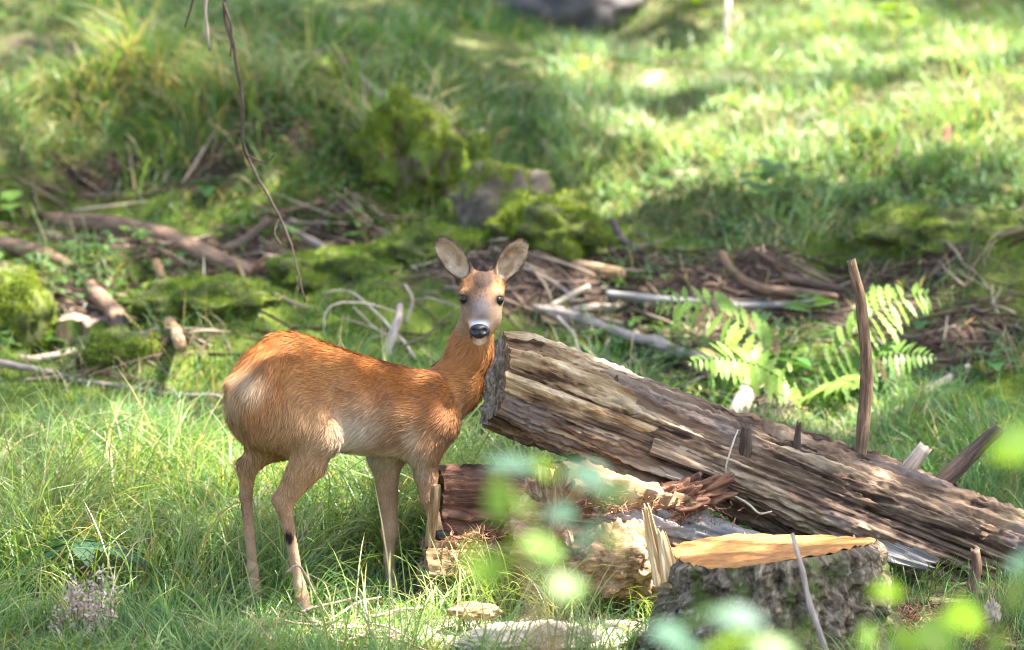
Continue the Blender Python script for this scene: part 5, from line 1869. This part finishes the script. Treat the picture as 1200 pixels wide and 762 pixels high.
# ------------------------------------------------------------------ unseen trees added as sun blockers; crowns carved to leave the sun patches
SUNSPOTS = []


def sunspot(p, r, w=1.0):
    SUNSPOTS.append((np.asarray(p), r, w))


for (u, v, r, w) in ((420, 745, .36, 1), (600, 740, .40, 1), (480, 715, .25, 1), (660, 725, .3, 1), (520, 748, .25, 1), (700, 742, .2, 1), (870, 750, .2, .9),
                     (740, 90, .45, 1), (860, 60, .5, 1), (1000, 60, .55, 1), (1130, 70, .5, 1), (800, 150, .42, 1), (920, 140, .45, 1), (1020, 150, .4, .95), (1150, 130, .4, .9), (860, 200, .35, 1), (770, 220, .3, 1), (960, 190, .3, .9), (790, 20, .5, 1), (950, 10, .5, 1),
                     (640, 250, .22, .95), (490, 150, .24, .9), (470, 160, .2, .8), (30, 140, .3, .8), (100, 160, .25, .5), (930, 420, .3, .95), (840, 395, .2, .95), (1040, 375, .2, .9), (990, 460, .2, .9),
                     (108, 388, .12, 1), (20, 335, .16, .9), (220, 430, .2, .7), (360, 330, .18, .6), (430, 290, .2, .6), (620, 360, .15, .7), (690, 430, .2, .8), (750, 360, .25, .7), (550, 245, .2, .7), (250, 560, .42, .95), (130, 580, .35, .8), (380, 560, .35, .9), (320, 610, .3, .9), (200, 500, .3, .7), (60, 700, .25, .6), (170, 640, .2, .4), (1120, 540, .3, .4), (250, 255, .2, .5), (1150, 480, .2, .4)):
    sunspot(G(u, v), r, w)
for (u, v, y, r, w) in ((640, 410, .3, .13, 1), (720, 440, .3, .12, .95), (610, 400, .3, .1, 1), (800, 480, .33, .12, .8), (900, 520, .36, .12, .5), (1010, 560, .38, .15, .6), (1110, 600, .4, .15, .5), (690, 560, .02, .12, 1), (900, 640, -.55, .28, .40), (770, 620, -.55, .1, 1), (1030, 690, -.55, .12, .8), (1110, 725, -.3, .12, .6),
                        (840, 390, 2.1, .2, 1), (900, 410, 2.1, .22, 1), (960, 420, 2.1, .22, 1), (1030, 380, 2.1, .2, 1), (980, 470, 2.0, .2, 1), (1120, 700, -6.2, .25, .5), (330, 390, -.1, .09, .9), (380, 400, -.05, .09, .9), (300, 420, -.15, .1, .7), (430, 415, 0, .08, .8), (565, 320, .15, .06, .6), (600, 300, .18, .05, .7), (520, 440, .1, .07, .5), (290, 470, -.2, .08, .6)):
    sunspot(P(u, v, y), r, w)


for (u, v, ub, vb, r) in ((480, 160, 482, 216, .22), (520, 160, 536, 208, .18), (620, 240, 640, 294, .2), (645, 265, 640, 294, .2), (590, 225, 590, 275, .15), (15, 350, 14, 405, .16)):
    sunspot(P(u, v, G(ub, vb)[1]), r, .6)


def canopy_tree(label, tx, ty, crown_c, crown_r, nleaf, seed):
    rng = np.random.default_rng(seed)
    root = empty("added_shade_tree", label, "tree", "unseen trees added to shade the slope")
    bz = ground(tx, ty)[0]
    cc = np.asarray(crown_c, float)
    V, F, A = tube([(tx, ty, bz - .2), (tx + .05, ty, bz + 2.5), (tx * .7 + cc[0] * .3, ty * .7 + cc[1] * .3, cc[2] - crown_r[2] * .6), cc + [0, 0, crown_r[2] * .7]], [.22, .18, .13, .03], 40, 14, .08, seed)
    mk("trunk", V, F, M['trunk'], root, A)
    lp = []
    for k in range(14):
        d = unit(rng.normal(0, 1, 3) * [1, 1, .45])
        e = cc + d * crown_r * rng.uniform(.6, .95)
        s = cc + [0, 0, crown_r[2] * rng.uniform(-.6, .4)] + (np.array([tx, ty, cc[2]]) - cc) * .25 * 0
        V, F, A = tube([s, (s + e) / 2 + [0, 0, .15], e], [.05, .03, .008], 14, 6, .08, seed + k)
        mk("limb", V, F, M['trunk'], root, A)
    # leaves in layered sprays through the crown
    nclump = max(nleaf // 60, 1)
    d = unit(rng.normal(0, 1, (nclump, 3))) * (rng.random((nclump, 1)) ** .4)
    ctrs = cc + d * crown_r
    p = np.repeat(ctrs, 60, axis=0) + rng.normal(0, 1, (nclump * 60, 3)) * [.32, .32, .10]
    keep = np.ones(len(p), bool)
    for (q, r, w) in SUNSPOTS:  # leaves along these rays are dropped so chosen spots get sun
        v = p - q
        t = v @ SUN
        dist = np.linalg.norm(v - t[:, None] * SUN, axis=1)
        edge = r * (1 + .25 * rng.normal(0, 1, len(p)))
        keep &= ~((dist < edge) & (t > 0) & (rng.random(len(p)) < w))
    p = p[keep]
    m = len(p)
    nr = unit(rng.normal(0, .55, (m, 3)) + [0, 0, 1])
    a = unit(np.cross(nr, rng.normal(0, 1, (m, 3))))
    b = np.cross(nr, a)
    L = rng.uniform(.07, .13, m)[:, None]
    V = np.stack([p - a * L * .5, p + b * L * .28, p + a * L * .5, p - b * L * .28], 1).reshape(-1, 3)
    F = np.arange(m * 4).reshape(-1, 4)
    col = np.repeat(np.array([.055, .11, .02]) * rng.uniform(.7, 1.5, (m, 1)), 4, axis=0)
    mk("crown", V, F, M['canopy'], root, {"Col": col}, smooth=False)


def crown_at(gx, gy, h):
    """centre of a crown whose shade falls round (gx, gy) on the ground"""
    g0 = ground(gx, gy)[0]
    return np.array([gx, gy, g0]) + SUN * (h / SUN[2])


canopy_tree("unseen shade tree added right of the clearing, its crown carved over the deer", 4.6, 1.0, crown_at(-.2, .3, 6.5), np.array([2.3, 2.0, 1.0]), 12000, 201)
canopy_tree("unseen shade tree added right of the clearing behind the fallen log", 5.6, 3.2, crown_at(.6, 2.6, 8.5), np.array([2.6, 1.8, 1.1]), 13000, 202)
canopy_tree("unseen shade tree added on the slope to the right", 5.2, 6.0, crown_at(-.6, 4.8, 7.2), np.array([2.6, 1.8, 1.0]), 13000, 203)
canopy_tree("unseen shade tree added high on the slope to the right", 6.4, 8.6, crown_at(.3, 7.4, 9.0), np.array([3.2, 2.2, 1.2]), 14000, 204)
canopy_tree("unseen shade tree added near the camera at right", 5.0, -1.8, crown_at(.4, -1.6, 7.5), np.array([2.5, 1.7, 1.0]), 11000, 205)
